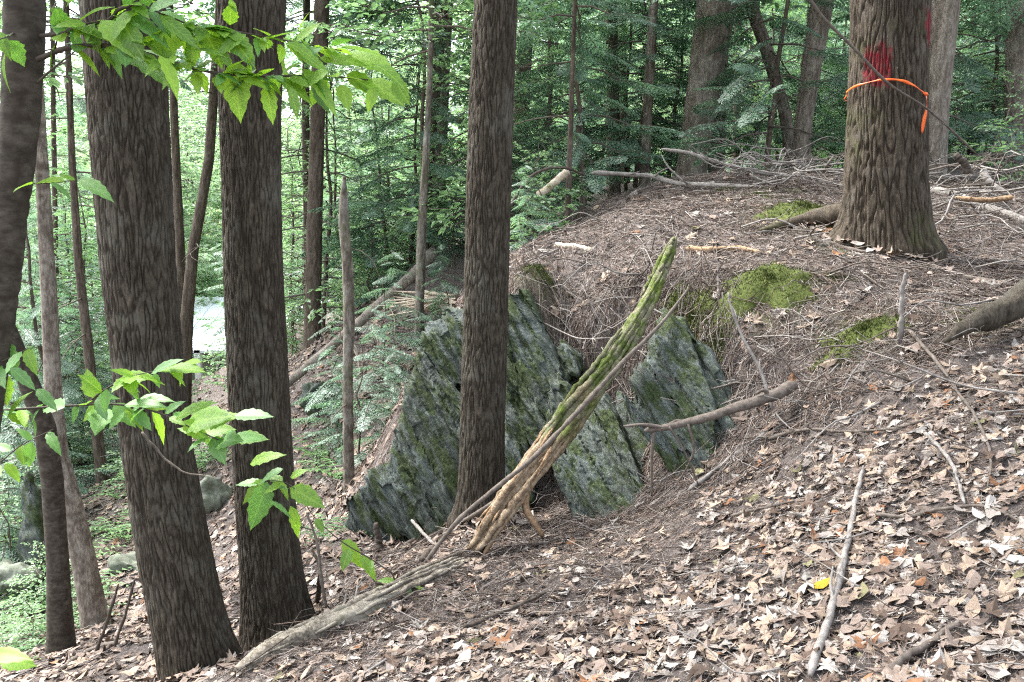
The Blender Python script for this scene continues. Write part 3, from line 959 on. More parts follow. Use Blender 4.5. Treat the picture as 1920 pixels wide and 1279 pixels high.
# ------------------------------------------------------------------ background wood: understory hemlocks and leafy trees, each a thing
def simple_trunk(seed, h=9., r=.09):
    rg = np.random.default_rng(seed)
    z = np.linspace(-.5, h, 14)
    pts = np.stack([.04 * np.cumsum(rg.normal(size=14)), .04 * np.cumsum(rg.normal(size=14)), z], 1)
    pts -= [pts[0, 0], pts[0, 1], 0]
    V, Q, T = tube(pts, np.linspace(r * 1.15, r * .25, 14), 12, .12, seed)
    return V, Q, T


TR = {}
for k_, mt in (('dark', 'dark_bark'), ('grey', 'grey_bark')):
    TR[k_] = [mesh_np('trunk', *simple_trunk(s_, 9.5, .10), [M[mt]]) for s_ in (71, 72, 73)]
TRS = [mesh_np('trunk', *simple_trunk(s_, 4.2, .035), [M['dark_bark']]) for s_ in (81, 82)]
TRT = [mesh_np('trunk', *simple_trunk(s_, 1.3, .012), [M['dark_bark']]) for s_ in (84, 85)]


def bg_tree(name, label, cat, x, y, trunk_me, crown, cz, cs, ts=1.0, group=None, dz=0.):
    if group: label = '%s behind %s' % (label, behind(x, y))
    t = thing(name, label, cat, (x, y, hz(x, y) - .05), group)
    o = link('trunk', trunk_me, t); o.scale = (ts, ts, ts); o.rotation_euler = (0, 0, random.random() * 6.28)
    add_crown(t, crown, cz, cs)
    return t


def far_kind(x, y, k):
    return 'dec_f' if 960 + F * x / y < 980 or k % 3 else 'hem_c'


def keep_clear(px, Yd):
    """openings the photo shows: the house between the close hemlocks"""
    mg = 1.5 / Yd * F
    return 350 - mg < px < 425 + mg and Yd < 27 or 335 < px < 430 and Yd < 36


LANDMARKS = [(20, 'the leaning birch trunk'), (105, 'the slim pole beside the birch trunk'), (165, 'the pale limbed slim trunk'), (250, 'the broad leaning hemlock'), (360, 'the low forking trunk'), (480, 'the straight close hemlock'), (590, 'the bare limbed brown conifer'), (650, 'the broken snag'),
             (790, 'the splintered fallen trunk'), (825, 'the dark leaning conifer'), (910, 'the slim outcrop hemlock'), (1068, 'the dark crest pole'), (1160, 'the grey and reddish conifers'), (1215, 'the crooked limbed slender trunk'),
             (1320, 'the big rough leaning trunk'), (1440, 'the slanting grey trunk'), (1510, 'the pale thick trunk'), (1660, 'the paint marked hemlock'), (1765, 'the pale trunk behind the marked hemlock'), (1905, 'the pale trunk past the brush heap')]


def behind(x, y):
    px = 960 + F * x / y
    return min(LANDMARKS, key=lambda l_: abs(l_[0] - px))[1]


rgb = np.random.default_rng(99)
taken = []
def spot(xlo, xhi, ylo, yhi, mind):
    for _ in range(60):
        Yd = ylo + (yhi - ylo) * rgb.random()
        px = xlo + (xhi - xlo) * rgb.random()
        x = (px - 960) / F * Yd
        if all((x - a) ** 2 + (Yd - b_) ** 2 > mind ** 2 for a, b_ in taken) and not keep_clear(px, Yd):
            taken.append((x, Yd)); return x, Yd
    return None


for k in range(24):      # young hemlocks behind the mound
    s_ = spot(930, 1960, 11, 24, 1.0)
    if s_: bg_tree('young_hemlock', 'young hemlock with drooping needle sprays', 'tree', s_[0], s_[1], TRS[k % 2], ('hem_a', 'hem_b')[k % 2], .3, .75 + .4 * rgb.random(), 1.1, 'young hemlocks in the wood')
for k in range(16):
    s_ = spot(-20, 900, 12, 24, 1.3)
    if s_: bg_tree('young_hemlock', 'young hemlock with drooping needle sprays', 'tree', s_[0], s_[1], TRS[k % 2], ('hem_a', 'hem_b')[k % 2], .3, .7 + .4 * rgb.random(), 1.1, 'young hemlocks in the wood')
for k in range(31):
    s_ = spot(-20, 960, 11, 28, 1.1)
    if s_: bg_tree('leafy_sapling', 'light green broadleaf sapling', 'tree', s_[0], s_[1], TRS[k % 2], 'dec_a', .2, .75 + .5 * rgb.random(), 1.1, 'leafy saplings in the wood')
for k in range(14):
    s_ = spot(930, 1960, 15, 30, 1.4)
    if s_: bg_tree('leafy_sapling', 'light green broadleaf sapling', 'tree', s_[0], s_[1], TRS[k % 2], 'dec_a', .2, .75 + .5 * rgb.random(), 1.1, 'leafy saplings in the wood')
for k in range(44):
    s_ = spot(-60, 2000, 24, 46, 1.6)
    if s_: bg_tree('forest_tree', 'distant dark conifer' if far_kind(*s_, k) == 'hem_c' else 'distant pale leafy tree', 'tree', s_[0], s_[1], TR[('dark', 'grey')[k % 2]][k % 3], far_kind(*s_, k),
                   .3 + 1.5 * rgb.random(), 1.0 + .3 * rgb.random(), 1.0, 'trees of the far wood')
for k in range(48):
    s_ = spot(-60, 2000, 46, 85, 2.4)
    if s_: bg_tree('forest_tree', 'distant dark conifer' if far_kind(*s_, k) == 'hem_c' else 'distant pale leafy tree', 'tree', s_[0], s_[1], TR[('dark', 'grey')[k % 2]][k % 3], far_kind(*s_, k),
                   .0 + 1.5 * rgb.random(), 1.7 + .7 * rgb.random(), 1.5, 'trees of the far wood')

for (px, Yd, nm_, cr, s_, lb) in [
    (735, 14.0, 'leafy_sapling', 'dec_a', .8, 'bright leafy sapling filling the gap above the fallen trunk'),
    (690, 16.5, 'leafy_sapling', 'dec_a', .9, 'light leafy sapling between the snag and the dark leaning conifer'),
    (1090, 11.0, 'young_hemlock', 'hem_a', .95, 'pale green young hemlock on the far side of the mound crest'),
    (1010, 12.5, 'young_hemlock', 'hem_a', 1.0, 'young hemlock filling the gap beside the slim outcrop hemlock'),
    (1250, 14.5, 'young_hemlock', 'hem_a', .9, 'young hemlock standing before the big rough leaning trunk foot'),
    (1450, 16.0, 'leafy_sapling', 'dec_a', .9, 'leafy sapling in the fork of the slanting and pale trunks'),
    (1610, 14.0, 'leafy_sapling', 'dec_a', .8, 'leafy sapling peeping out beside the marked hemlock trunk'),
    (1840, 13.0, 'leafy_sapling', 'dec_a', .9, 'bright leafy sapling between the two pale trunks past the brush'),
    (70, 11.0, 'young_hemlock', 'hem_a', .8, 'young hemlock with pale limbs behind the leaning birch trunk foot'),
    (140, 13.5, 'leafy_sapling', 'dec_a', .9, 'pale leafy sapling between birch trunk and leaning hemlock'),
    (470, 17.0, 'young_hemlock', 'hem_a', .8, 'young hemlock hidden partly by the straight close hemlock'),
    (550, 15.5, 'leafy_sapling', 'dec_a', .8, 'leafy sapling beside the bare limbed brown conifer'),
]:
    x = (px - 960) / F * Yd
    bg_tree(nm_, lb, 'tree', x, Yd, TRS[0], cr, .1, s_, 1.0)

# seedlings and young hemlocks the photo shows closer by
for (px, py, Yd, cr, s_, lb) in [
    (702, 870, 7.8, 'hem_s', 1.0, 'hemlock seedling with flat teal sprays between the snag and the outcrop'),
    (625, 760, 9.0, 'hem_s', 1.0, 'hemlock seedling below the fallen trunk, near the snag'),
    (740, 690, 9.4, 'hem_s', 1.05, 'hemlock seedling in front of the splintered wood'),
    (700, 560, 12.5, 'hem_s', 1.5, 'bushy hemlock seedling behind the fallen trunk'),
    (60, 800, 9.5, 'hem_s', 1.7, 'tall hemlock seedling with bare limbs beside the slanting stem'),
    (150, 760, 11.5, 'hem_s', 1.7, 'hemlock seedling at the far edge of the gully bank'),
    (20, 1080, 8.0, 'hem_s', 1.1, 'low hemlock seedling beside the mossy standing stone'),
    (35, 950, 9.0, 'dec_s', .9, 'leafy shrub above the tall mossy standing stone'),
    (-10, 1010, 8.0, 'dec_s', .9, 'leafy shrub at the dark hollow beside the standing stone'),
    (50, 1180, 6.6, 'dec_s', .45, 'low leafy shrub before the grey stones in the gully'),
    (150, 1120, 7.2, 'dec_s', .45, 'low leafy shoots crowding the slanting stem foot'),
    (10, 1250, 5.8, 'dec_s', .4, 'small leafy plant low on the near gully floor'),
    (250, 960, 10.0, 'dec_s', .55, 'leafy shrub on the bank between the slanting stem and the leaning hemlock'),
    (390, 880, 9.6, 'dec_s', .5, 'bright green shrub on top of the pale mossy boulder'),
    (130, 880, 11.0, 'dec_s', .7, 'leafy shrub on the far gully bank by the dark rotting stick'),
    (600, 900, 8.5, 'dec_s', .35, 'tiny leafy plant between straight hemlock and snag'),
    (10, 780, 10.5, 'hem_s', 1.9, 'bushy hemlock seedling behind the beech bough'),
    (110, 700, 13.0, 'hem_s', 2.2, 'wide hemlock seedling on the far bank top'),
    (225, 900, 11.0, 'hem_s', .6, 'hemlock seedling on the bank beside the leaning hemlock'),
    (310, 1000, 8.6, 'dec_s', .4, 'small leafy plant beside the leaning hemlock edge'),
    (450, 800, 12.0, 'dec_s', .8, 'leafy shrub half behind the straight hemlock'),
    (350, 800, 13.5, 'dec_s', .8, 'leafy shrub at the foot of the low forking trunk'),
    (570, 700, 13.0, 'dec_s', .8, 'leafy shrub near the bare limbed brown conifer foot'),
    (740, 800, 8.6, 'hem_s', .55, 'small hemlock seedling touching the edge of the outcrop'),
    (200, 760, 14.0, 'dec_s', 1.2, 'wide leafy shrub on the bank top behind the slim limbed trunk'),
    (70, 1000, 7.4, 'dec_s', .55, 'leafy shrub beside the straighter slim stem'),
    (830, 590, 9.8, 'hem_s', .8, 'hemlock seedling in front of the broken pale trunk end'),
    (850, 520, 12.0, 'hem_s', 1.1, 'hemlock seedling behind the broken pale trunk end'),
    (770, 480, 14.0, 'dec_s', 1.6, 'light leafy shrub above the splintered wood'),
    (700, 450, 15.0, 'dec_s', 1.8, 'light leafy shrub in the opening past the snag top'),
    (412, 690, 20.0, 'dec_s', 1.1, 'pale leafy shrub in front of the bright metal roof'),
    (1000, 450, 9.0, 'dec_s', 1.0, 'bright leafy shrub behind the mound crest beside the dark pole'),
    (1035, 430, 9.6, 'dec_s', .9, 'small leafy shrub between the dark pole and the bent twig'),
    (985, 480, 7.6, 'hem_s', .55, 'tiny hemlock seedling at the edge of the mound'),
    (1900, 330, 9.5, 'dec_s', 1.0, 'bright leafy sapling rising from the grey brush'),
]:
    g = on_ground(px, py)
    x, y = P(px, py, Yd)[:2]
    bg_tree('seedling', lb, 'seedling', x, y, TRT[0], cr, .05, s_, s_)

# ------------------------------------------------------------------ house beyond the gully
def box(x0, x1, y0, y1, z0, z1):
    V = np.array([[x, y, z] for z in (z0, z1) for y in (y0, y1) for x in (x0, x1)], float)
    Q = np.array([[0, 2, 3, 1], [4, 5, 7, 6], [0, 1, 5, 4], [2, 6, 7, 3], [0, 4, 6, 2], [1, 3, 7, 5]])
    return V, Q


M['metal_roof'] = plain('metal_roof', (.62, .66, .70), (.74, .78, .82), 3, .35, bs=.05)
M['siding'] = plain('green_siding', (.20, .22, .17), (.27, .29, .23), 4, .8)
M['white_paint'] = plain('white_paint', (.74, .75, .74), (.82, .82, .80), 6, .6, bs=.1)
M['glass'] = plain('dark_glass', (.02, .025, .03), (.03, .035, .04), 3, .1, bs=0.)
M['red_roof'] = plain('brown_red_roof', (.30, .12, .075), (.38, .17, .11), 6, .8)


def house(label, x0, x1, y0, y1, zg, ze, zr, roofm, wallm, win):
    t = thing('house', label, 'house', ((x0 + x1) / 2, (y0 + y1) / 2, zg))
    ym = (y0 + y1) / 2
    V = np.array([[x0, y0, zg], [x1, y0, zg], [x1, y1, zg], [x0, y1, zg], [x0, y0, ze], [x1, y0, ze], [x1, y1, ze], [x0, y1, ze], [x0, ym, zr - .06], [x1, ym, zr - .06]])
    part('wall', V, np.array([[0, 1, 5, 4], [2, 3, 7, 6], [1, 2, 6, 5], [3, 0, 4, 7]]), np.array([[5, 6, 9], [7, 4, 8]]), wallm, t, False)
    o = .5; sl_ = (zr - ze) / (ym - y0); th = .09
    for sgn, name in ((-1, 'roof'), (1, 'roof')):
        ya = ym + sgn * (ym - y0 + o); za = ze - o * sl_
        V = np.array([[x0 - .4, ya, za], [x1 + .4, ya, za], [x1 + .4, ym, zr], [x0 - .4, ym, zr]])
        V = np.vstack([V, V + [0, 0, th]])
        Q = np.array([[3, 2, 1, 0], [4, 5, 6, 7], [0, 1, 5, 4], [1, 2, 6, 5], [2, 3, 7, 6], [3, 0, 4, 7]])
        r_ = part(name, V, Q, None, roofm, t, False)
        for k in range(int((x1 - x0) / .5)):
            xx = x0 - .3 + k * .5
            V2 = np.array([[xx, ya, za + th], [xx + .04, ya, za + th], [xx + .04, ym, zr + th], [xx, ym, zr + th]]) + [0, 0, -.01]
            V2 = np.vstack([V2, V2 + [0, 0, .05]])
            part('seam', V2, Q, None, roofm, r_, False)
    for (wx, wz, ww, wh) in win:
        w = part('window', *box(wx, wx + ww, y0 - .05, y0 - .002, wz, wz + wh), None, M['white_paint'], t, False)
        part('pane', *box(wx + .07, wx + ww - .07, y0 - .065, y0 - .051, wz + .07, wz + wh - .07), None, M['glass'], w, False)
    return t


e0 = P(345, 655, 26.0); e1 = P(425, 655, 26.0)
h1 = house('small grey green house with bright metal roof beyond the gully', e0[0] - 4.5, e1[0] + 2.6, 26.5, 33.5, -4.4, P(390, 652, 26.)[2], P(390, 562, 30.)[2], M['metal_roof'], M['siding'],
           [(e0[0] - 2.5, -3.4, .9, 1.1), (e1[0] - .5, -3.4, .8, 1.1)])
xp = P(372, 700, 26.05)[0]
part('post', *box(xp - .09, xp + .09, 26.0, 26.18, -4.4, P(390, 656, 26.)[2]), None, M['white_paint'], h1, False)
house('pale walled building with red brown roof higher up beyond the gully', P(352, 450, 48.)[0], P(470, 450, 48.)[0], 48, 56, -3.0, P(400, 452, 48.)[2], P(400, 395, 52.)[2], M['red_roof'], M['white_paint'],
      [(P(405, 470, 48)[0], -.6, 1.0, 1.2)])

# ------------------------------------------------------------------ rock outcrop
def voxel_rock(pts, voxel):
    bm = bmesh.new()
    for p in pts: bm.verts.new(p)
    r_ = bmesh.ops.convex_hull(bm, input=bm.verts)
    bmesh.ops.delete(bm, geom=[g for g in r_['geom_interior'] if isinstance(g, bmesh.types.BMVert)], context='VERTS')
    bmesh.ops.recalc_face_normals(bm, faces=bm.faces)
    me = bpy.data.meshes.new('tmp'); bm.to_mesh(me); bm.free()
    o = bpy.data.objects.new('tmp', me); COL.objects.link(o)
    md = o.modifiers.new('r', 'REMESH'); md.mode = 'VOXEL'; md.voxel_size = voxel
    dg = bpy.context.evaluated_depsgraph_get()
    ev = o.evaluated_get(dg).to_mesh()
    V = np.empty(len(ev.vertices) * 3); ev.vertices.foreach_get('co', V); V = V.reshape(-1, 3)
    N = np.empty(len(ev.vertices) * 3); ev.vertices.foreach_get('normal', N); N = N.reshape(-1, 3)
    L = np.empty(len(ev.loops), np.int32); ev.loops.foreach_get('vertex_index', L)
    Q = L.reshape(-1, 4)
    o.evaluated_get(dg).to_mesh_clear()
    bpy.data.objects.remove(o); bpy.data.meshes.remove(me)
    return V.copy(), N.copy(), Q.copy()


DIP = np.array([.52, -.12, -.85]); DIP /= np.linalg.norm(DIP)          # bedding runs down to the right
PER = np.cross(DIP, [0, 1, 0]); PER /= np.linalg.norm(PER)
OUT = np.cross(PER, DIP)


def slab(name, outline, thick, parent, mat='rock', voxel=.0125, amp=1.0, back=(0.1, .0), seed=0., label=None):
    fr = np.array([P(*q) for q in outline])
    c = fr.mean(0)
    bk = c + (fr - c) * .88 + np.array([back[0], thick, back[1]])
    V, N, Q = voxel_rock(np.vstack([fr, bk]), voxel)
    q = np.stack([V @ DIP, V @ PER, V @ OUT], 1)
    n2 = fbm(V * 2.2 + seed + 4, 2)
    n3 = fbm(q * np.array([7, 30, 24]) + seed, 3)
    n4 = fbm(q * np.array([3, 14, 9]) + seed + 7, 2)
    lay = q[:, 1] * 13 + .35 * pn(V * 1.6 + seed)                      # bedding plates: each one slips along the dip and stands proud or back
    li = np.floor(lay).astype(int)
    rl_ = np.random.default_rng(int(seed * 10) + 77).random((4000, 3)) - .5
    hsh = rl_[(li + 1000) % 4000]
    brk = np.floor(q[:, 0] * 3.2 + 1.2 * hsh[:, 2] + .3 * pn(V * 3)).astype(int)        # cross joints
    hs2 = rl_[(li * 7 + brk * 13 + 2000) % 4000]
    front_ = np.clip(-N[:, 1] * 1.5, 0, 1)
    V = V + OUT[None] * (amp * front_ * (.055 * hsh[:, 0] + .04 * hs2[:, 0]))[:, None] * np.sign(-OUT[1]) + DIP[None] * (amp * .09 * hsh[:, 1])[:, None]
    l2 = np.floor(q[:, 1] * 34 + .5 * pn(V * 4 + seed)).astype(int)
    h2 = rl_[(l2 * 3 + 500) % 4000]
    V = V + OUT[None] * (amp * front_ * .022 * h2[:, 0])[:, None] * np.sign(-OUT[1]) + DIP[None] * (amp * .05 * h2[:, 1])[:, None]
    V = V + N * (amp * (.016 * n2 + .020 * n3 + .016 * n4))[:, None]
    o = part(name, V, Q, None, M[mat], parent, True)
    if label: o['label'] = label
    return o


oc = thing('rock_outcrop', 'mossy grey green outcrop of tilted slabs below the mound', 'rock', P(1000, 960, 5.5))
slab('slab', [(640, 975, 5.85), (652, 935, 5.85), (692, 900, 5.8), (738, 880, 5.85), (770, 930, 5.7), (800, 1010, 5.6), (720, 1030, 5.75)], .45, oc, seed=1.)
slab('slab', [(783, 655, 6.1), (772, 720, 5.95), (766, 800, 5.85), (724, 862, 5.8), (738, 905, 5.7), (805, 1015, 5.55), (880, 1000, 5.6), (880, 760, 5.85)], .55, oc, seed=2.)
slab('slab', [(790, 640, 6.15), (802, 602, 6.3), (860, 582, 6.35), (900, 600, 6.3), (890, 720, 6.05), (835, 722, 6.02)], .5, oc, seed=3.)
slab('slab', [(900, 640, 6.1), (945, 600, 6.0), (950, 790, 5.75), (1000, 900, 5.6), (990, 990, 5.5), (890, 960, 5.7)], .5, oc, seed=4.)
slab('slab', [(950, 572, 6.05), (984, 542, 6.1), (1012, 605, 6.0), (1052, 690, 5.85), (1066, 770, 5.7), (1040, 850, 5.6), (1000, 850, 5.62), (952, 760, 5.8)], .6, oc, seed=5.)
slab('slab', [(1028, 710, 5.70), (1060, 722, 5.66), (1095, 800, 5.48), (1085, 860, 5.40), (1045, 850, 5.45), (1018, 790, 5.58)], .5, oc, seed=6.)
slab('slab', [(1085, 770, 5.55), (1130, 748, 5.6), (1160, 790, 5.45), (1212, 925, 5.05), (1190, 965, 5.0), (1140, 985, 4.98), (1088, 990, 5.05), (1035, 880, 5.3)], .6, oc, seed=7.)
slab('slab', [(1040, 640, 6.05), (1075, 660, 5.98), (1085, 700, 5.9), (1055, 720, 5.9)], .3, oc, seed=8., voxel=.02)
slab('slab', [(1252, 592, 5.55), (1218, 640, 5.4), (1200, 700, 5.25), (1176, 762, 5.12), (1200, 810, 5.0), (1262, 895, 4.85), (1330, 905, 4.78), (1345, 780, 4.95), (1300, 630, 5.3), (1285, 598, 5.5)], .6, oc, seed=9.)
slab('slab', [(1300, 640, 5.35), (1335, 660, 5.25), (1362, 722, 5.15), (1392, 765, 5.05), (1398, 830, 4.9), (1330, 912, 4.8), (1300, 820, 4.95)], .5, oc, seed=10.)
slab('slab', [(985, 885, 6.05), (1070, 860, 6.05), (1090, 985, 6.0), (1000, 1010, 6.0)], .3, oc, seed=11., voxel=.03)
slab('slab', [(1160, 735, 5.85), (1250, 800, 5.5), (1285, 930, 5.2), (1190, 945, 5.32), (1140, 800, 5.75)], .4, oc, seed=12., voxel=.03)

# boulders of the gully bank
def boulder(name, label, px, py, Yd, wx, wz, wy, seed, mat='rock'):
    p = P(px, py, Yd)
    rg = np.random.default_rng(seed)
    d = rg.normal(size=(26, 3)); d /= np.linalg.norm(d, axis=1)[:, None]
    pts = p + d * np.array([wx, wy, wz]) * .5 * (.8 + .3 * rg.random((26, 1)))
    V, N, Q = voxel_rock(pts, max(.03, min(wx, wz) / 22))
    V = V + N * (.14 * (fbm(V * 5 + seed, 4) + .5 * np.round(fbm(V * 3, 2) * 4) / 4) * min(1, wx * 1.5))[:, None]
    t = link(name, mesh_np(name, V - p, Q, None, [M[mat]]), None, p)
    return tag(t, label, 'rock')


M['pale_rock'] = plain('pale_rock', (.055, .068, .042), (.19, .205, .17), 14, bs=.8)
boulder('boulder', 'pale mossy boulder seen between the two close hemlocks', 408, 935, 9.0, .55, .5, .5, 5, 'pale_rock')
boulder('boulder', 'small flat pale stone on the gully bank near the green shoots', 268, 1058, 8.2, .7, .22, .4, 6, 'pale_rock')
boulder('boulder', 'tall narrow moss covered stone standing behind the two slim stems', 78, 1010, 8.0, .42, 1.6, .5, 7, 'rock')
boulder('boulder', 'grey boulder half hidden among hemlock seedlings low in the gully', 25, 1085, 7.6, .5, .3, .4, 8, 'pale_rock')
boulder('boulder', 'dark boulder under the fallen trunk across the gully', 600, 745, 9.6, .55, .4, .5, 9, 'rock')
boulder('boulder', 'low flat stone on the bank behind the leaning hemlock', 215, 940, 10.5, .7, .3, .5, 10, 'pale_rock')

# moss cushions on the mound
def moss_clump(label, px, py, wx, wy, h, seed):
    g = on_ground(px, py)
    rg = np.random.default_rng(int(seed))
    n, mrow = 40, 12
    V = []; 
    for a in range(mrow):
        rr = a / (mrow - 1)
        for b_ in range(n):
            th = b_ * 2 * math.pi / n
            k = 1 + .9 * fbm(np.array([[math.cos(th) * 1.7 + seed, math.sin(th) * 1.7, seed]]), 3)[0]
            V.append([g[0] + math.cos(th) * rr * wx * k, g[1] + math.sin(th) * rr * wy * k, 0])
    V = np.array(V)
    rr = np.repeat(np.arange(mrow) / (mrow - 1), n)
    V[:, 2] = H(V[:, 0], V[:, 1]) - .03 + h * np.sqrt(np.clip(1 - rr ** 2.2, 0, 1)) + .02 * fbm(V * 12 + seed, 3) + .012 * pn(V * 45)
    i, j = np.meshgrid(np.arange(mrow - 1), np.arange(n), indexing='ij'); i, j = i.ravel(), j.ravel(); j2 = (j + 1) % n
    Q = np.stack([i * n + j, (i + 1) * n + j, (i + 1) * n + j2, i * n + j2], 1)
    t = thing('moss_cushion', label, 'moss', g)
    part('mound', V, Q, None, M['moss'], t)
    mb = MB()
    for _ in range(1500):
        k = rg.integers(len(V)); p = V[k] + rg.normal(0, .012, 3) * [1, 1, 0] + [0, 0, .004]
        d = np.array([rg.normal() * .5, rg.normal() * .5, 1]) * (.010 + .014 * rg.random()); s_ = np.cross(d, rg.normal(size=3)); s_ = s_ / np.linalg.norm(s_) * .0035
        mb.add([p - s_, p + s_, p + d], None, [[0, 1, 2]])
    o = link('tufts', mb.mesh('tufts', M['moss'], False, wloc(t)), t)
    o['kind'] = 'stuff'


moss_clump('plump green moss cushion on the mound slope above the tilted slab', 1440, 545, .34, .24, .11, 3.)
moss_clump('dark green moss cushion beside the upright stick on the slope', 1618, 632, .28, .18, .07, 5.)
moss_clump('green moss cushion over the roots of the marked hemlock', 1510, 402, .36, .24, .10, 7.)
moss_clump('thin bright moss patch below the marked hemlock', 1600, 455, .22, .10, .02, 9.)
moss_clump('small moss cushion crowning the outcrop beside the slim hemlock', 1008, 518, .12, .12, .08, 11.)
moss_clump('moss cushion along the lip of the tilted slab', 1300, 612, .18, .14, .06, 13.)
moss_clump('moss patch before the brown root flare', 1835, 590, .20, .12, .02, 15.)
moss_clump('small moss patch on the crest between the brush and the long grey branch', 1350, 360, .30, .16, .04, 19.)
moss_clump('moss creeping over the soil at the marked hemlock foot', 1575, 432, .26, .14, .05, 21.)
moss_clump('moss hanging over the rim beside the leaning log tip', 1262, 585, .16, .14, .06, 23.)
moss_clump('moss tuft on the soil above the propped stick', 1345, 655, .14, .10, .04, 25.)
moss_clump('flat moss film on open soil below the long curved branch', 1560, 520, .22, .12, .02, 27.)
moss_clump('moss strip on the mound crest beside the brush', 1420, 366, .4, .2, .03, 17.)

# ------------------------------------------------------------------ logs
def log_points(pix):
    return np.array([P(*p) for p in pix])


# leaning mossy log: shell, split wood at its foot, its own thin side branch
lg = thing('leaning_log', 'mossy rotten log leaning on the outcrop, orange split wood at its foot', 'log', P(900, 1020, 4.6))
core = spline(log_points([(888, 1035, 4.55), (950, 940, 4.66), (1010, 860, 4.78), (1075, 770, 4.92), (1135, 690, 5.08), (1185, 610, 5.25), (1222, 545, 5.42), (1245, 495, 5.52), (1264, 446, 5.6)]), 90)
tt = np.linspace(0, 1, 90)
rad = np.interp(tt, [0, .12, .3, .45, .6, .75, .88, .97, 1], np.array([40, 48, 52, 56, 52, 42, 33, 22, 7]) / 2 / F * 5.1)
V, Q, T = tube(core, rad, 40, .0)
ids = np.arange(len(V)); row = np.minimum(ids // 40, 89)
ax_d = core[-1] - core[0]; ax_d /= np.linalg.norm(ax_d)
cc = core[row]
rel = V - cc
e1v = np.cross(ax_d, [0, 0, 1.0]); e1v /= np.linalg.norm(e1v); e2v = np.cross(ax_d, e1v)
q = np.stack([V @ ax_d * 2.5, (rel @ e1v) * 38, (rel @ e2v) * 38], 1)
rot = np.clip((.46 - tt[row]) * 7 + 1.6 * fbm(V * 5, 3), 0, 1)
V = cc + rel * (1 + (.34 + .30 * rot) * fbm(q, 3) + .40 * fbm(V * 7 + 3, 3))[:, None]
V = cc + (V - cc) * .62
part('trunk', V, Q, T, M['mossy_log'], lg, attrs={'rot': rot})
rgk = np.random.default_rng(808)
for k in range(34):           # long torn strips of wood that make up the ragged outside
    L_ = .14 + .32 * rgk.random(); t0 = max(0, rgk.random() * 1.06 - L_ * .4); t1 = min(1, t0 + L_)
    if t1 - t0 < .08: t0 = t1 - .08
    a = rgk.random() * 6.28; tw_ = rgk.normal() * .5; m_ = 22
    ts = np.linspace(t0, t1, m_); ii = np.clip((ts * 89).astype(int), 0, 88); fr_ = (ts * 89 - ii)[:, None]
    cpt = core[ii] * (1 - fr_) + core[ii + 1] * fr_
    rr_ = np.interp(ts, tt, rad) * (.62 + .30 * rgk.random())
    aa = a + tw_ * (ts - t0) / L_
    sp_ = cpt + (np.cos(aa)[:, None] * e1v + np.sin(aa)[:, None] * e2v) * rr_[:, None]
    sp_ += .004 * rgk.normal(size=(m_, 3))
    w_ = (.010 + .016 * rgk.random()) * np.sin(np.linspace(.25, 2.95, m_)) ** .5
    V, Q, T = tube(sp_, w_, 7, .45, k * 3.1, nf=30)
    rt = np.clip((.46 - np.interp(V @ ax_d, core @ ax_d, tt)) * 7 + 1.6 * fbm(V * 5, 3), 0, 1)
    part('strip', V, Q, T, M['mossy_log'], lg, attrs={'rot': rt})
for k in range(26):           # splinters of the rotten foot
    t0 = .02 + .36 * random.random()
    a = random.random() * 6.28
    c0 = core[int(t0 * 89)]; r0 = rad[int(t0 * 89)]
    o_ = c0 + (e1v * math.cos(a) + e2v * math.sin(a)) * r0 * .9
    d = -ax_d * (.08 + .20 * random.random()) + (e1v * math.cos(a) + e2v * math.sin(a)) * .02 * random.random()
    part('splinter', *tube(np.array([o_ - d * .5, o_, o_ + d * .5]), [.003, .009 + .006 * random.random(), .002], 4), M['orange_wood'], lg)
part('side_branch', *tube(spline(log_points([(1288, 545, 5.15), (1235, 612, 5.02), (1165, 682, 4.90), (1080, 775, 4.74), (1000, 858, 4.62), (930, 915, 4.55), (870, 965, 4.52), (835, 1005, 4.5), (790, 1065, 4.45)]), 40),
     np.interp(np.linspace(0, 1, 40), [0, .3, 1], [.007, .014, .012]), 8, .5, 3.), M['twig'], lg)
part('side_branch', *tube(spline(log_points([(990, 905, 4.7), (985, 950, 4.66), (1005, 985, 4.64), (1018, 1005, 4.66)]), 12), np.linspace(.028, .012, 12), 8, .3, 5.), M['orange_wood'], lg)

# low grey log along the slope
gl = thing('fallen_log', 'low weathered grey log lying downslope from the leaning log', 'log', P(640, 1175, 4.05))
core = []
for px, py, lift in ((440, 1262, .02), (520, 1225, .03), (600, 1190, .035), (680, 1150, .03), (760, 1112, .035), (830, 1078, .03), (890, 1052, .02)):
    g = on_ground(px, py + 6)
    g[2] += lift; core.append(g)
core = spline(core, 70)
tt = np.linspace(0, 1, 70)
for nm_, off, rr, sd_ in (('trunk', np.zeros(3), np.interp(tt, [0, .1, .5, .85, 1], [.018, .054, .056, .046, .014]), 3.),):
    V, Q, T = tube(core + off, rr, 32)
    row = np.minimum(np.arange(len(V)) // 32, 69); cc = (core + off)[row]; rel = V - cc
    axd = core[-1] - core[0]; axd /= np.linalg.norm(axd)
    e1v = np.cross(axd, [0, 0, 1.0]); e1v /= np.linalg.norm(e1v); e2v = np.cross(axd, e1v)
    q = np.stack([V @ axd * 1.6, (rel @ e1v) * 30, (rel @ e2v) * 30], 1)
    V = cc + rel * (1 + .30 * fbm(q, 3) + .2 * fbm(V * 5, 2))[:, None]
    part(nm_, V, Q, T, M['grey_log'], gl)
rgk = np.random.default_rng(909)
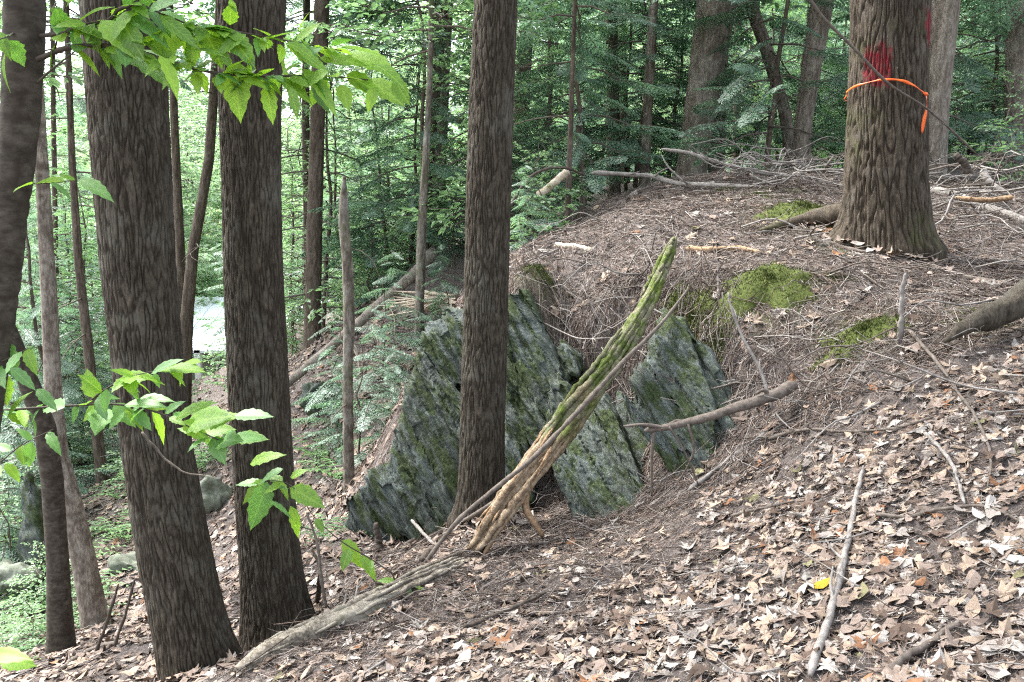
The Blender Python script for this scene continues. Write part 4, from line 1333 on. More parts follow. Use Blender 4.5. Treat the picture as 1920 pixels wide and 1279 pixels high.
for k in range(22):
    L_ = .15 + .35 * rgk.random(); t0 = rgk.random() * (1 - L_); m_ = 18
    ts = np.linspace(t0, t0 + L_, m_) * 68; ii = ts.astype(int); fr_ = (ts - ii)[:, None]
    cpt = core[ii] * (1 - fr_) + core[ii + 1] * fr_
    a = rgk.random() * 6.28
    sp_ = cpt + (math.cos(a) * e1v + math.sin(a) * e2v) * (.040 + .022 * rgk.random()) + .003 * rgk.normal(size=(m_, 3))
    part('strip', *tube(sp_, (.006 + .013 * rgk.random()) * np.sin(np.linspace(.25, 2.95, m_)) ** .5, 6, .45, k * 2.3, nf=30), M['grey_log'], gl)
for k in range(9):
    t0 = random.random() * .85; i0 = int(t0 * 69)
    a = random.random() * 3.1
    o_ = core[i0] + (np.cross(axd, [0, 0, 1.0]) * math.cos(a) + np.array([0, 0, 1]) * math.sin(a)) * .06
    part('splinter', *tube(np.array([o_, o_ + axd * .15 + [0, 0, .01], o_ + axd * (.25 + .25 * random.random())]), [.006, .012, .003], 5, .3), M['grey_log'], gl)

# fallen trunk across the gully with a splintered break
ft = thing('fallen_tree', 'snapped pale trunk slanting across the gully with tan splinters', 'log', P(660, 620, 10.5))
part('trunk', *tube(spline(log_points([(520, 735, 9.6), (600, 668, 9.9), (690, 590, 10.4), (770, 520, 10.9), (815, 470, 11.3)]), 30), np.linspace(.048, .075, 30), 14, .3, 4., nf=10), M['grey_bark'], ft)
for k in range(22):
    b_ = P(845 + 18 * random.random(), 548 + 40 * random.random(), 10.6)
    e = P(700 + 90 * random.random(), 545 + 50 * random.random(), 10.2 + .4 * random.random())
    mid = (b_ + e) / 2 + [0, 0, .02]
    part('splinter', *tube(np.array([b_, mid, e]), [.022, .016, .003], 4, .2), M['pale_wood'], ft)
part('broken_end', *tube(spline(log_points([(792, 560, 10.7), (825, 568, 10.65), (870, 580, 10.6)]), 14), np.linspace(.11, .15, 14), 16, .35, 6., nf=9), M['pale_wood'], ft)
for k in range(9):            # bare twigs hanging from it
    t0 = random.random()
    b_ = P(560 + 200 * t0, 705 - 175 * t0, 9.7 + 1.1 * t0)
    e = b_ + np.array([.25 * random.random() + .05, -.2, -.35 - .5 * random.random()])
    part('twig', *tube(spline([b_, (b_ + e) / 2 + [.06, 0, .05], e], 7), np.linspace(.012, .004, 7), 4), M['pale_wood'], ft)

# ------------------------------------------------------------------ sticks laid out from the photo
def stick(label, pix, w0, w1, mat='twig', name='fallen_stick', cat='stick', lift=.4, n=28, rough=.38, twigs=()):
    """pix: (x, y) lies on the ground there; (x, y, distance) stands clear of it"""
    pts = []
    for p in pix:
        if len(p) == 2:
            g = on_ground(*p)
            if g is None: g = P(p[0], p[1], 7.5)
            g = g.copy(); g[2] += w0 / 2 / F * np.linalg.norm(g - CAM) * lift + (.032 if g[1] < 4.6 else .008)
            pts.append(g)
        else:
            pts.append(P(*p))
    pts = np.array(pts)
    sp = spline(pts, n)
    d = np.linalg.norm(sp - CAM, axis=1)
    rk = np.random.default_rng(len(label) * 31 + int(abs(pts[0][0]) * 1000))
    kn = np.cumsum(rk.normal(size=(n, 3)), 0); kn -= np.linspace(0, 1, n)[:, None] * kn[-1]
    rad = np.linspace(w0, w1, n) / 2 / F * d * (1 + (.10 if w0 < 11 else .04) * rk.normal(size=n))
    rad[0] *= .55; rad[-1] *= .45
    sp = sp + kn * np.array([1, 1, .5]) * .0020 * min(1.5, w0 / 8)
    loc = pts[0]
    V, Q, T = tube(sp, rad, 7, rough * min(1, 9 / w0), len(label), nf=14 if w0 < 11 else 40)
    Lt = np.linalg.norm(pts[-1] - pts[0])
    if Lt > .35 and rough < .5:
        rs = np.random.default_rng(len(label) * 7 + int(abs(pts[0][0]) * 100))
        twigs = list(twigs)
        for _ in range(3 if Lt > .8 else 2):
            i_ = int(rs.integers(4, n - 3)); tg_ = sp[i_ + 1] - sp[i_ - 1]; tg_ /= np.linalg.norm(tg_)
            dv = tg_ * .8 + rs.normal(size=3) * .55; dv[2] = abs(dv[2]) * .6 + .05; dv /= np.linalg.norm(dv)
            l_ = (.06 + .22 * rs.random() ** 2) * min(1.5, Lt)
            twigs.append(('w', np.array([sp[i_], sp[i_] + dv * l_ * .5 + rs.normal(size=3) * .01, sp[i_] + dv * l_ + rs.normal(size=3) * .02]), w0 * .45))
    if not twigs:
        o = link(name, mesh_np(name, V - loc, Q, T, [M[mat]]), None, loc)
        return tag(o, label, cat)
    t = thing(name, label, cat, loc)
    part('stem', V, Q, T, M[mat], t)
    for tw__ in twigs:
        tp, w = tw__[-2:]
        q = tp if tw__[0] == 'w' else np.array([P(*p) if len(p) == 3 else on_ground(*p) for p in tp])
        q = spline(q, 14)
        part('twig', *tube(q, np.linspace(w, w * .4, 14) / 2 / F * np.linalg.norm(q - CAM, axis=1), 5, .2), M[mat], t)
    return t


stick('thick brown stick propped on the tilted slab, twigs hanging from it', [(1492, 722, 4.72), (1420, 752, 4.66), (1330, 782, 4.6), (1270, 797, 4.58), (1208, 808, 4.56)], 24, 11, 'twig',
      twigs=[([(1226, 805, 4.57), (1222, 860, 4.57), (1222, 930, 4.62)], 8), ([(1290, 795, 4.58), (1300, 850, 4.6), (1262, 920)], 6), ([(1255, 800, 4.56), (1285, 850, 4.58), (1310, 910, 4.62)], 5)])
stick('long pale straight stick on the leaf litter, pointing at the moss', [(1520, 1290), (1545, 1210), (1572, 1130), (1588, 1040), (1600, 965), (1618, 890)], 16, 7, 'grey_stick')
stick('short crooked grey twig among leaves below the branching twig', [(1732, 826), (1775, 872), (1792, 910), (1808, 962)], 8, 6, 'grey_stick')
stick('long forked thin twig trailing down the leafy slope', [(1700, 618), (1755, 690), (1795, 750), (1830, 800), (1858, 870), (1850, 930)], 7, 4, 'twig', twigs=[([(1830, 800, 3.75), (1870, 790, 3.7), (1915, 770, 3.7)], 5)])
stick('upright pale stick standing on the slope near the dark moss', [(1686, 648, 4.75), (1687, 600, 4.72), (1690, 560, 4.72), (1698, 512, 4.72)], 10, 7, 'grey_stick')
stick('thin upright twig between the moss cushion and the slab', [(1448, 768, 4.75), (1425, 690, 4.85), (1385, 610, 4.95), (1365, 548, 5.0)], 7, 4, 'grey_stick')
stick('long curved branch lying below the marked hemlock', [(1520, 428), (1560, 460), (1640, 482), (1720, 495), (1800, 520), (1900, 540)], 7, 9, 'twig', twigs=[([(1750, 502, 6.0), (1782, 480, 6.1), (1765, 450, 6.2)], 5)])
stick('thin stick crossing the slope above the dark moss', [(1650, 545), (1720, 548), (1800, 555), (1870, 560)], 7, 4, 'twig')
stick('long grey dead branch lying along the mound crest', [(1110, 325, 9.4), (1210, 330, 9.2), (1270, 345, 9.0), (1340, 348, 8.6), (1430, 352, 8.2)], 9, 9, 'grey_stick', twigs=[([(1290, 347, 8.9), (1255, 315, 9.0), (1240, 290, 9.1)], 5)])
stick('thin arching dead branch above the mound crest', [(1240, 280, 9.6), (1290, 287, 9.4), (1350, 305, 9.2), (1420, 322, 9.0), (1480, 330, 8.8)], 6, 8, 'grey_stick')
stick('bent dark twig arching beside the slim hemlock', [(955, 390, 8.4), (985, 340, 8.5), (1020, 318, 8.6), (1060, 315, 8.8), (1100, 330, 9.0)], 7, 4, 'dark_twig')
stick('stout pale broken stick behind the mound crest', [(1008, 366, 9.0), (1035, 346, 9.0), (1066, 320, 9.0)], 14, 15, 'pale_wood')
stick('short pale debarked piece of wood lying on the mound', [(1040, 464), (1075, 466), (1108, 476)], 10, 14, 'pale_wood')
stick('thin twig leaning on the pale debarked wood', [(968, 498), (1010, 485), (1050, 468)], 6, 4, 'grey_stick')
stick('flat strip of orange rotten wood on the mound', [(1288, 472), (1330, 474), (1380, 473), (1425, 478)], 14, 8, 'orange_wood', rough=.6)
stick('mossy stick at the corner of the leaf litter', [(1670, 1275), (1720, 1240), (1775, 1205), (1800, 1190)], 14, 9, 'twig')
stick('long thin wavy twig lying across the upper leaf litter', [(1440, 835), (1510, 818), (1590, 822), (1680, 815), (1750, 796)], 7, 5, 'twig')
stick('thin twig along the hollow edge below the tilted slab', [(1290, 925), (1360, 870), (1430, 820), (1490, 745)], 8, 5, 'grey_stick')
stick('thin twig beside another in the hollow edge below the slab', [(1330, 905), (1400, 850), (1470, 795), (1500, 770)], 6, 4, 'twig')
stick('dark stick slanting on the low slope near the grey log', [(870, 1190), (940, 1160), (1025, 1125)], 9, 6, 'dark_twig')
stick('grey crooked stick on the leaves by the yellow leaf', [(1640, 980), (1700, 985), (1760, 972), (1850, 968), (1920, 1000)], 7, 5, 'twig')
stick('thin twig among leaves below the long wavy twig', [(1370, 980), (1440, 965), (1500, 950), (1560, 935)], 5, 4, 'twig')
stick('brown twig beside the slim hemlock foot', [(760, 1050), (820, 1005), (890, 965, 4.95), (950, 925, 4.9)], 10, 8, 'twig')
stick('dark crooked stick lying by the slim hemlock foot', [(790, 1065), (825, 1020), (850, 985), (880, 968)], 14, 8, 'dark_twig')
stick('thin pale stick pointing at the outcrop foot', [(772, 975, 5.2), (800, 1005, 5.0), (840, 1040, 4.75), (868, 1056, 4.6)], 7, 5, 'grey_stick')
stick('straight thin stick lying uphill of the grey log', [(640, 1085), (700, 1060), (760, 1025), (800, 1005)], 8, 6, 'twig')
stick('arched bare twig lying before the leaning hemlock foot', [(110, 1262), (160, 1230), (210, 1212), (290, 1205)], 9, 7, 'twig')
stick('thin dark shoot standing at the gully edge', [(180, 1225, 5.3), (205, 1150, 5.3), (222, 1095, 5.3)], 6, 4, 'dark_twig')
stick('thin dark shoot beside the leaning hemlock', [(215, 1212, 5.2), (240, 1140, 5.2), (255, 1085, 5.2), (280, 1110, 5.2)], 6, 3, 'dark_twig')
stick('dark rotting stick across the gully bank', [(112, 848), (145, 832), (190, 815)], 16, 11, 'dark_twig')
stick('small dark stub standing beside the outcrop foot', [(712, 1030, 5.4), (708, 1000, 5.4), (706, 980, 5.4)], 17, 9, 'dark_twig')
stick('thin pale stem standing at the straight hemlock foot', [(612, 1140, 4.2), (604, 1080, 4.2), (596, 1020, 4.25), (575, 960, 4.3)], 7, 4, 'twig')
stick('dark root like stick curling at the straight hemlock foot', [(560, 1180), (590, 1140), (600, 1075, 4.3), (585, 1030, 4.35)], 12, 6, 'dark_twig')
stick('pale peeled stick on the grey log', [(500, 1225, 3.7), (590, 1180, 3.8), (640, 1195, 3.75), (700, 1190, 3.75)], 6, 4, 'twig')
stick('long bare branch leaning across the marked hemlock', [(1835, 292, 5.85), (1745, 210, 5.7), (1662, 155, 5.6), (1600, 90, 5.55), (1545, 35, 5.5), (1490, -40, 5.45), (1400, -150, 5.4)], 3.5, 6, 'twig', name='bare_branch', cat='branch')
stick('short dark upright stub in the brush beyond the marked hemlock', [(1815, 325, 7.6), (1805, 305, 7.6), (1790, 290, 7.6)], 14, 10, 'dark_twig')
stick('thick mossy fallen branch lying beyond the marked hemlock', [(1745, 362), (1800, 375), (1860, 398), (1925, 422)], 17, 14, 'grey_stick')
stick('orange ended broken branch in the brush heap', [(1790, 372, 7.6), (1850, 376, 7.5), (1900, 370, 7.4)], 9, 8, 'orange_wood')
stick('pale forked stick in the brush heap past the marked hemlock', [(1840, 320, 8.2), (1862, 345, 8.1), (1890, 365, 8.0)], 14, 8, 'grey_stick')
stick('hanging bare twig in front of the leaning hemlock', [(265, 810, 2.5), (300, 855, 2.5), (340, 885, 2.5), (385, 893, 2.5)], 5, 3, 'twig', name='hanging_twig', cat='twig')

# brush heaps: bundles of individual grey sticks
BR = []
for s_ in range(6):
    rg = np.random.default_rng(200 + s_)
    mb = MB()
    pts = np.array([[0, 0, 0], [.33, .05 * rg.normal(), .03 * rg.normal()], [.66, .08 * rg.normal(), .04 * rg.normal()], [1, .12 * rg.normal(), .05 * rg.normal()]])
    sp = spline(pts, 10)
    mb.add(*tube(sp, np.linspace(.010, .004, 10), 5, .2, s_))
    for k in range(3):
        o_ = sp[rg.integers(2, 8)]; a = rg.choice([-1, 1]) * R(35 + 20 * rg.random()); l = .15 + .25 * rg.random()
        e = o_ + np.array([math.cos(a), math.sin(a) * .8, .2 * rg.normal()]) * l
        mb.add(*tube(spline([o_, (o_ + e) / 2 + .02 * rg.normal(size=3), e], 5), np.linspace(.005, .002, 5), 3))
    BR.append([mb.mesh('brush_stick', M[mm_]) for mm_ in ('grey_stick', 'twig')])


def brush(x, y, label, group, s=1.0, lift=.1, az=None):
    o = bpy.data.objects.new('brush_stick' if lift > .1 else 'fallen_twig', BR[rgb.integers(6)][int(rgb.random() < .3)])
    COL.objects.link(o)
    o.location = (x, y, hz(x, y) + .02 + lift * rgb.random())
    o.rotation_euler = (rgb.random() * 6, -.22 + .4 * rgb.random(), rgb.random() * 6.28 if az is None else az)
    o.scale = (s, s, s)
    tag(o, label, 'stick', group)


for k in range(70):
    p = P(1750 + 190 * rgb.random(), 350, 7.2 + 3.2 * rgb.random())
    brush(p[0] - .2, p[1], 'grey dead stick in the brush heap past the marked hemlock', 'sticks in the brush heap past the marked hemlock', .5 + .8 * rgb.random(), .30)
for k in range(60):
    p = P(1395 + 170 * rgb.random(), 330, 7.9 + 2.6 * rgb.random())
    brush(p[0], p[1], 'grey dead stick in the brush on the crest before the pale thick trunk', 'sticks in the brush on the mound crest', .4 + .7 * rgb.random(), .25)
n_ = 0
for k in range(1500):
    if n_ >= 190: break
    g = on_ground(1000 + 920 * rgb.random(), 420 + 380 * rgb.random())
    if g is None or g[1] > 9: continue
    brush(g[0], g[1], 'thin bare twig lying on the needle covered mound', 'twigs scattered over the mound', .18 + .62 * rgb.random() ** 1.6, .03); n_ += 1
for k in range(45):
    g = on_ground(700 + 1220 * rgb.random(), 850 + 430 * rgb.random())
    if g is None: continue
    brush(g[0], g[1], 'thin bare twig lying on the leaf littered slope', 'twigs scattered over the leafy slope', .12 + .3 * rgb.random(), .02)
for k in range(45):
    g = on_ground(30 + 720 * rgb.random(), 780 + 480 * rgb.random())
    if g is None: continue
    brush(g[0], g[1], 'thin bare twig lying on the gully floor', 'twigs scattered in the gully', .25 + .5 * rgb.random(), .02)

# ------------------------------------------------------------------ leaf litter
def leaf_shape(kind, rg):
    if kind == 'maple':
        h = [(.05, -.32), (.36, -.40), (.30, -.16), (.62, .05), (.34, .12), (.42, .40), (.15, .27)]
        pts = [(0, -.36)] + h + [(0, .64)] + [(-x, y) for x, y in reversed(h)]
    elif kind == 'oak':
        h = [(.08, -.40), (.20, -.28), (.14, -.15), (.30, -.02), (.20, .10), (.34, .25), (.20, .34), (.16, .48)]
        pts = [(0, -.55)] + h + [(0, .58)] + [(-x, y) for x, y in reversed(h)]
    else:
        h = [(.14, -.36), (.26, -.12), (.27, .1), (.17, .34)]
        pts = [(0, -.52)] + h + [(0, .56)] + [(-x, y) for x, y in reversed(h)]
    P2 = np.array(pts) * (1 + .14 * rg.normal(size=(len(pts), 1)))
    if rg.random() < .3:
        P2 = P2[: max(6, int(len(P2) * .7))]
    V = np.vstack([[0, 0], P2])
    a, b_, c_ = rg.normal(0, .55), rg.normal(.1, .45), rg.normal(0, .4)
    z = a * V[:, 0] ** 2 + b_ * V[:, 1] ** 2 + c_ * V[:, 0] * V[:, 1] - .22 * np.abs(V[:, 0]) * rg.random() + .05 * rg.normal(size=len(V))
    V3 = np.column_stack([V, z - z.min() * .7])
    n = len(P2)
    k = np.arange(n)
    T = np.stack([np.zeros(n, int), 1 + k, 1 + (k + 1) % n], 1)
    return V3, T


LCOL = {  # colour classes of the fallen leaves
    'pale tan': (.275, .215, .165), 'pinkish brown': (.205, .162, .135), 'grey beige': (.265, .235, .21), 'dull brown': (.098, .070, .054),
    'orange brown': (.205, .105, .055), 'bleached whitish': (.32, .30, .275), 'faded olive': (.175, .165, .09),
}
LW = np.array([.28, .25, .20, .14, .022, .10, .008]); LW /= LW.sum()
LK = list(LCOL)
rgl = np.random.default_rng(314)
SH = {k: [leaf_shape(k, rgl) for _ in range(7)] for k in ('maple', 'oak', 'beech')}
SHK = np.array(['maple', 'oak', 'beech'])

# candidate places: dense on the near slope, thinner on mound and gully
cand = []
def scatter(n, x0, x1, y0, y1, dens):
    x = x0 + (x1 - x0) * rgl.random(n); y = y0 + (y1 - y0) * rgl.random(n)
    z = H(x, y)
    p = np.stack([x, y, z], 1)
    px, py, dd = project(p)
    ok = (dd > .5) & (px > -120) & (px < 2040) & (py > 200) & (py < 1400)
    w = dens(px, py, y)
    ok &= rgl.random(n) < w
    return p[ok]


def near_dens(px, py, y):
    line = np.interp(px, [380, 700, 1100, 1300, 1500, 1700, 1920], [1300, 1150, 1010, 930, 770, 660, 600])
    d = (py - line) / 260 + .10 * fbm(np.stack([px / 60, py / 40, 0 * px + 3], 1), 2)
    patch = .55 + .9 * np.clip(fbm(np.stack([px / 170, py / 90, 0 * px], 1), 2) + .35, 0, 1)
    return np.clip(d + .12, .0, 1) * np.clip(patch, 0, 1) * .95


A = scatter(40000, -2.2, 3.8, 1.7, 5.6, near_dens)
B = scatter(9000, -2, 6, 4.6, 10, lambda px, py, y: np.where((px > 930) & (py < 900), .16, .0) * np.clip(.5 + 1.4 * fbm(np.stack([px / 120, py / 60, 0 * px], 1), 2), .1, 1))
Cc = scatter(26000, -9, 1.2, 4.0, 14, lambda px, py, y: np.where((px < 900) & (py > 560), .62, .0))
Cc = np.vstack([Cc, scatter(16000, -14, 1.5, 13.5, 24, lambda px, py, y: np.where((px < 900) & (py > 520), .5, .0))])
ring = []
for tr_, r0_ in ((t_lean, .20), (t_str, .17), (t_slim, .15), (t_big, .33)):
    a_ = rgl.random(90) * 6.28; d_ = r0_ + .30 * rgl.random(90) ** 1.6
    xr, yr = tr_.location.x + np.cos(a_) * d_, tr_.location.y + np.sin(a_) * d_
    ring.append(np.stack([xr, yr, H(xr, yr) + .05 * np.exp(-(d_ - r0_) / .08)], 1))
Cc = np.vstack([Cc] + ring)
LP = np.vstack([A, B, Cc])
LS = np.where(np.arange(len(LP)) < len(A), .018 + .066 * rgl.random(len(LP)) ** 1.6, .06 + .05 * rgl.random(len(LP)))
print('litter leaves', len(A), len(B), len(Cc))
_, _, LD = project(LP)
lpx, lpy, _ = project(LP)
inf = (lpx > 20) & (lpx < 1900) & (lpy > 0) & (lpy < 1265)
score = np.where(inf, LS / LD, 0)
topk = set(np.argsort(-score)[:299].tolist())
LN = normals_at(LP[:, 0], LP[:, 1])
cls = rgl.choice(len(LK), len(LP), p=LW)
cls[len(A) + len(B):] = np.where(rgl.random(len(Cc)) < .5, 1, cls[len(A) + len(B):])
shp = rgl.choice(3, len(LP), p=[.30, .28, .42])
lit = MB()
lmesh = {}
for k in range(len(LP)):
    n = LN[k] + rgl.normal(0, .17, 3); n /= np.linalg.norm(n)
    a = rgl.random() * 6.28
    t1 = np.cross(n, [math.cos(a), math.sin(a), .01]); t1 /= np.linalg.norm(t1); t2 = np.cross(n, t1)
    si = int(rgl.integers(7)); kind = SHK[shp[k]]
    if k in topk:
        key = (kind, si, cls[k])
        if key not in lmesh:
            V, T = SH[kind][si]
            lmesh[key] = mesh_np('fallen_leaf', V, None, T, [M['litter']], False, col=LCOL[LK[cls[k]]])
        o = bpy.data.objects.new('fallen_leaf', lmesh[key]); COL.objects.link(o)
        s_ = LS[k]
        mtx = Matrix([[*(np.array([t1[r_], t2[r_], n[r_]]) * s_), LP[k][r_] + (.008 + .012 * rgl.random()) * n[r_]] for r_ in range(3)] + [[0, 0, 0, 1]])
        o.matrix_world = mtx
        tag(o, '%s dry %s leaf lying on the slope' % (LK[cls[k]], 'lobed' if kind != 'beech' else 'oval'), 'leaf', 'fallen leaves on the near slope')
    else:
        V, T = SH[kind][si]
        W = (V[:, :1] * t1 + V[:, 1:2] * t2 + V[:, 2:] * n) * LS[k] + LP[k] + n * (.004 + .012 * rgl.random())
        c_ = np.array(LCOL[LK[cls[k]]]) * (.6 + .7 * rgl.random()) * (1.2 if k >= len(A) + len(B) else 1)
        lit.add(W, None, T, c_)
o = link('leaf_litter', lit.mesh('leaf_litter', M['litter'], False))
tag(o, 'mass of dry tan and brown leaves covering the slope and gully', 'leaf litter', None, 'stuff')
# the one yellow leaf
g = on_ground(1540, 1112)
V, T = leaf_shape('beech', np.random.default_rng(5))
o = link('fallen_leaf', mesh_np('fallen_leaf', V * .07, None, T, [plain('yellow_leaf', (.26, .175, .012), (.36, .25, .025), 9)], False), None, g + [0, 0, .035])
o.rotation_euler = (.55, .15, -1.25)
tag(o, 'bright yellow leaf lying beside the long pale straight stick', 'leaf')

# needles and fine twigs of the duff
tw = MB()
def fine(n, x0, x1, y0, y1, lmin, lmax, r0, dens, cols, flat=.12):
    p = scatter(n, x0, x1, y0, y1, dens)
    nn = normals_at(p[:, 0], p[:, 1])
    m_ = len(p)
    a = rgl.random(m_) * 6.28
    d = np.stack([np.cos(a), np.sin(a), rgl.normal(0, flat, m_)], 1)
    d[:, 2] -= (d[:, 0] * nn[:, 0] + d[:, 1] * nn[:, 1]) / nn[:, 2]
    L = lmin + (lmax - lmin) * rgl.random(m_) ** 2
    rr = r0 * (.6 + .8 * rgl.random(m_))
    s1 = np.cross(d, [0, 0, 1.0]); s1 /= np.linalg.norm(s1, axis=1)[:, None]
    s2 = np.cross(s1, d); s2 /= np.linalg.norm(s2, axis=1)[:, None]
    bend = (s1 * rgl.normal(0, .12, (m_, 1)) + s2 * np.abs(rgl.normal(0, .05, (m_, 1)))) * L[:, None]
    c0 = p + [0, 0, .004] + nn * .010 * rgl.random((m_, 1))
    rows = []
    for (u, k, bf) in ((-.5, 1, 0), (0, .9, 1), (.5, .5, 0)):
        ctr = c0 + d * (L * u)[:, None] + bend * bf
        for th in (0, 2.094, 4.189):
            rows.append(ctr + (s1 * math.cos(th) + s2 * math.sin(th)) * (rr * k)[:, None])
    V = np.stack(rows, 1).reshape(-1, 3)
    b_ = np.arange(m_)[:, None] * 9
    Q = np.concatenate([b_ + [s * 3 + e, s * 3 + (e + 1) % 3, s * 3 + 3 + (e + 1) % 3, s * 3 + 3 + e] for s in (0, 1) for e in (0, 1, 2)])
    cc_ = np.array(cols)[rgl.integers(len(cols), size=m_)] * (.7 + .6 * rgl.random((m_, 1)))
    tw.V.append(V); tw.Q.append(Q + tw.n); tw.C.append(np.repeat(cc_, 9, 0)); tw.n += len(V)


TC = [(.09, .072, .06), (.16, .135, .118), (.235, .212, .195), (.055, .042, .036), (.12, .09, .073)]
fine(30000, -2.2, 3.8, 1.7, 6.0, .02, .22, .0014, lambda px, py, y: np.full(len(px), .8), TC)
fine(46000, -1, 6.5, 4.4, 10.5, .05, .40, .0030, lambda px, py, y: np.where(px > 900, .62, .0), TC)
fine(9000, -9, 1, 4, 12, .08, .5, .0028, lambda px, py, y: np.where(px < 900, .5, .0), TC)
fine(2000, -.1, 1.6, 5.2, 6.6, .10, .45, .0030, lambda px, py, y: np.where((px > 980) & (px < 1400) & (py > 520) & (py < 800), .8, .0), TC, .7)
fine(1500, -1.2, 1.2, 3.4, 5.4, .12, .5, .0022, lambda px, py, y: np.where((px > 450) & (px < 1300), .8, .0), TC, .3)
o = link('twig_litter', tw.mesh('twig_litter', M['litter'], True))
tag(o, 'fine grey and brown twigs and needles strewn over the ground', 'twig litter', None, 'stuff')

NC = np.array([(.135, .10, .082), (.085, .065, .054), (.20, .17, .15), (.25, .225, .205), (.15, .105, .08)])
nv = []; ncol = []
for (n, x0, x1, y0, y1, l0, l1, w_, dens) in [
    (44000, -1.6, 3.4, 1.8, 5.0, .015, .075, .0013, lambda px, py, y: np.full(len(px), .9)),
    (46000, -1.5, 5.5, 4.4, 8.5, .03, .12, .0022, lambda px, py, y: np.where(px > 640, .9, .3)),
    (16000, -8, 0, 5, 12, .05, .16, .004, lambda px, py, y: np.where(px < 760, .8, .0))]:
    p = scatter(n, x0, x1, y0, y1, dens); m_ = len(p); nn = normals_at(p[:, 0], p[:, 1])
    a = rgl.random(m_) * 6.28
    d = np.stack([np.cos(a), np.sin(a), rgl.normal(0, .18, m_)], 1); d[:, 2] -= (d[:, 0] * nn[:, 0] + d[:, 1] * nn[:, 1]) / nn[:, 2]
    sdv = np.cross(d, nn + rgl.normal(0, .5, (m_, 3))); sdv /= np.linalg.norm(sdv, axis=1)[:, None]
    L = (l0 + (l1 - l0) * rgl.random(m_) ** 1.5)[:, None]
    c0 = p + nn * (.003 + .020 * rgl.random((m_, 1)))
    nv.append(np.stack([c0 - d * L / 2 - sdv * w_, c0 - d * L / 2 + sdv * w_, c0 + d * L / 2 + sdv * w_ * .5, c0 + d * L / 2 - sdv * w_ * .5], 1).reshape(-1, 3))
    ncol.append(np.repeat(NC[rgl.integers(5, size=m_)] * (.6 + .8 * rgl.random((m_, 1))), 4, 0))
nv = np.concatenate(nv)
o = link('needle_duff', mesh_np('needle_duff', nv, np.arange(len(nv)).reshape(-1, 4), None, [M['litter']], False, col=np.concatenate(ncol)))
tag(o, 'loose brown and grey needle duff strewn over the slope and mound', 'needle duff', None, 'stuff')

# ------------------------------------------------------------------ live leaves on boughs, each leaf an object
def live_leaf(seed):
    rg = np.random.default_rng(seed)
    n = 11
    t = np.linspace(0, 1, n)
    w = .25 * np.sin(np.pi * np.clip(t, 0, 1) ** .80) ** .85 * (1 - .25 * t)
    w[0] = .006; w[-1] = .004
    ser = 1 + .10 * np.array([(-1) ** k for k in range(n)])
    dr = -.16 * (.6 + rg.random()) * t ** 2
    cup = .16 + .1 * rg.random()
    V = []
    for k in range(n):
        V += [[-w[k] * ser[k], t[k] - .02, dr[k] + cup * w[k] * .9], [-w[k] * .5, t[k], dr[k] + cup * w[k] * .75 + .006 * (-1) ** k], [0, t[k], dr[k]],
              [w[k] * .5, t[k], dr[k] + cup * w[k] * .75 + .006 * (-1) ** k], [w[k] * ser[k], t[k] - .02, dr[k] + cup * w[k] * .9]]
    V = np.array(V)
    Q = np.array([[5 * k + j, 5 * k + j + 1, 5 * k + j + 6, 5 * k + j + 5] for k in range(n - 1) for j in range(4)])
    return V, Q


LV = {}
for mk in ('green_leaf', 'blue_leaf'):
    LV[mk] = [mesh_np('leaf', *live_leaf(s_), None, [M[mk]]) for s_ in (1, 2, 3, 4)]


def put_leaf(parent, B_, T_, up, mk, seed):
    d = T_ - B_; L = np.linalg.norm(d); d = d / L
    x = np.cross(d, up); x /= np.linalg.norm(x) + 1e-9; n = np.cross(x, d)
    o = bpy.data.objects.new('leaf', LV[mk][seed % 4]); COL.objects.link(o)
    o.parent = parent
    b_ = B_ - wloc(parent)
    wd_ = L * (1.0 + .25 * math.sin(seed * 1.7))
    o.matrix_local = Matrix([[x[r_] * wd_, d[r_] * L, n[r_] * L, b_[r_]] for r_ in range(3)] + [[0, 0, 0, 1]])
    return o


def bough(tree, pixs, w, leaves, nrand, mat='dark_twig', mk=('green_leaf', 'blue_leaf', .25), rl=(.055, .095), seed=1, toward=(.5, -.5, .7)):
    """one leafy bough: stem through photo points (x, y, Y), explicit leaves (base x,y -> tip x,y) and random ones along it"""
    rg = np.random.default_rng(seed)
    pts = np.array([P(*p) for p in pixs])
    sp = spline(pts, 40)
    br = part('branch', *tube(sp, np.linspace(w, w * .35, 40) / 2 / F * 2.2, 6, .15, seed), M[mat], tree)
    spx, spy, _ = project(sp)
    for k, (bx, by, tx, ty) in enumerate(leaves):
        i = int(np.argmin((spx - bx) ** 2 + (spy - by) ** 2)); Yd = sp[i][1] + rg.normal(0, .04)
        B_ = P(bx, by, Yd); T_ = P(tx, ty, Yd + rg.normal(-.02, .03))
        up = np.array([rg.normal(0, .35), -.55 + rg.normal(0, .2), .8])
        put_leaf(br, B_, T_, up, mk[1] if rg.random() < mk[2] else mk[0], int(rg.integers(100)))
    for k in range(nrand):
        i = int((.12 + .88 * rg.random()) * 39)
        side = np.array([rg.normal(.5, .5), rg.normal(-.2, .8), rg.normal(-.35, .35)]); side /= np.linalg.norm(side)
        L = rl[0] + (rl[1] - rl[0]) * rg.random()
        B_ = sp[i] + side * .02 * rg.random()
        up = np.array([rg.normal(0, .3), -.3 + rg.normal(0, .3), 1])
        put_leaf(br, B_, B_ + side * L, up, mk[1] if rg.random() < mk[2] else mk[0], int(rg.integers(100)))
    return br


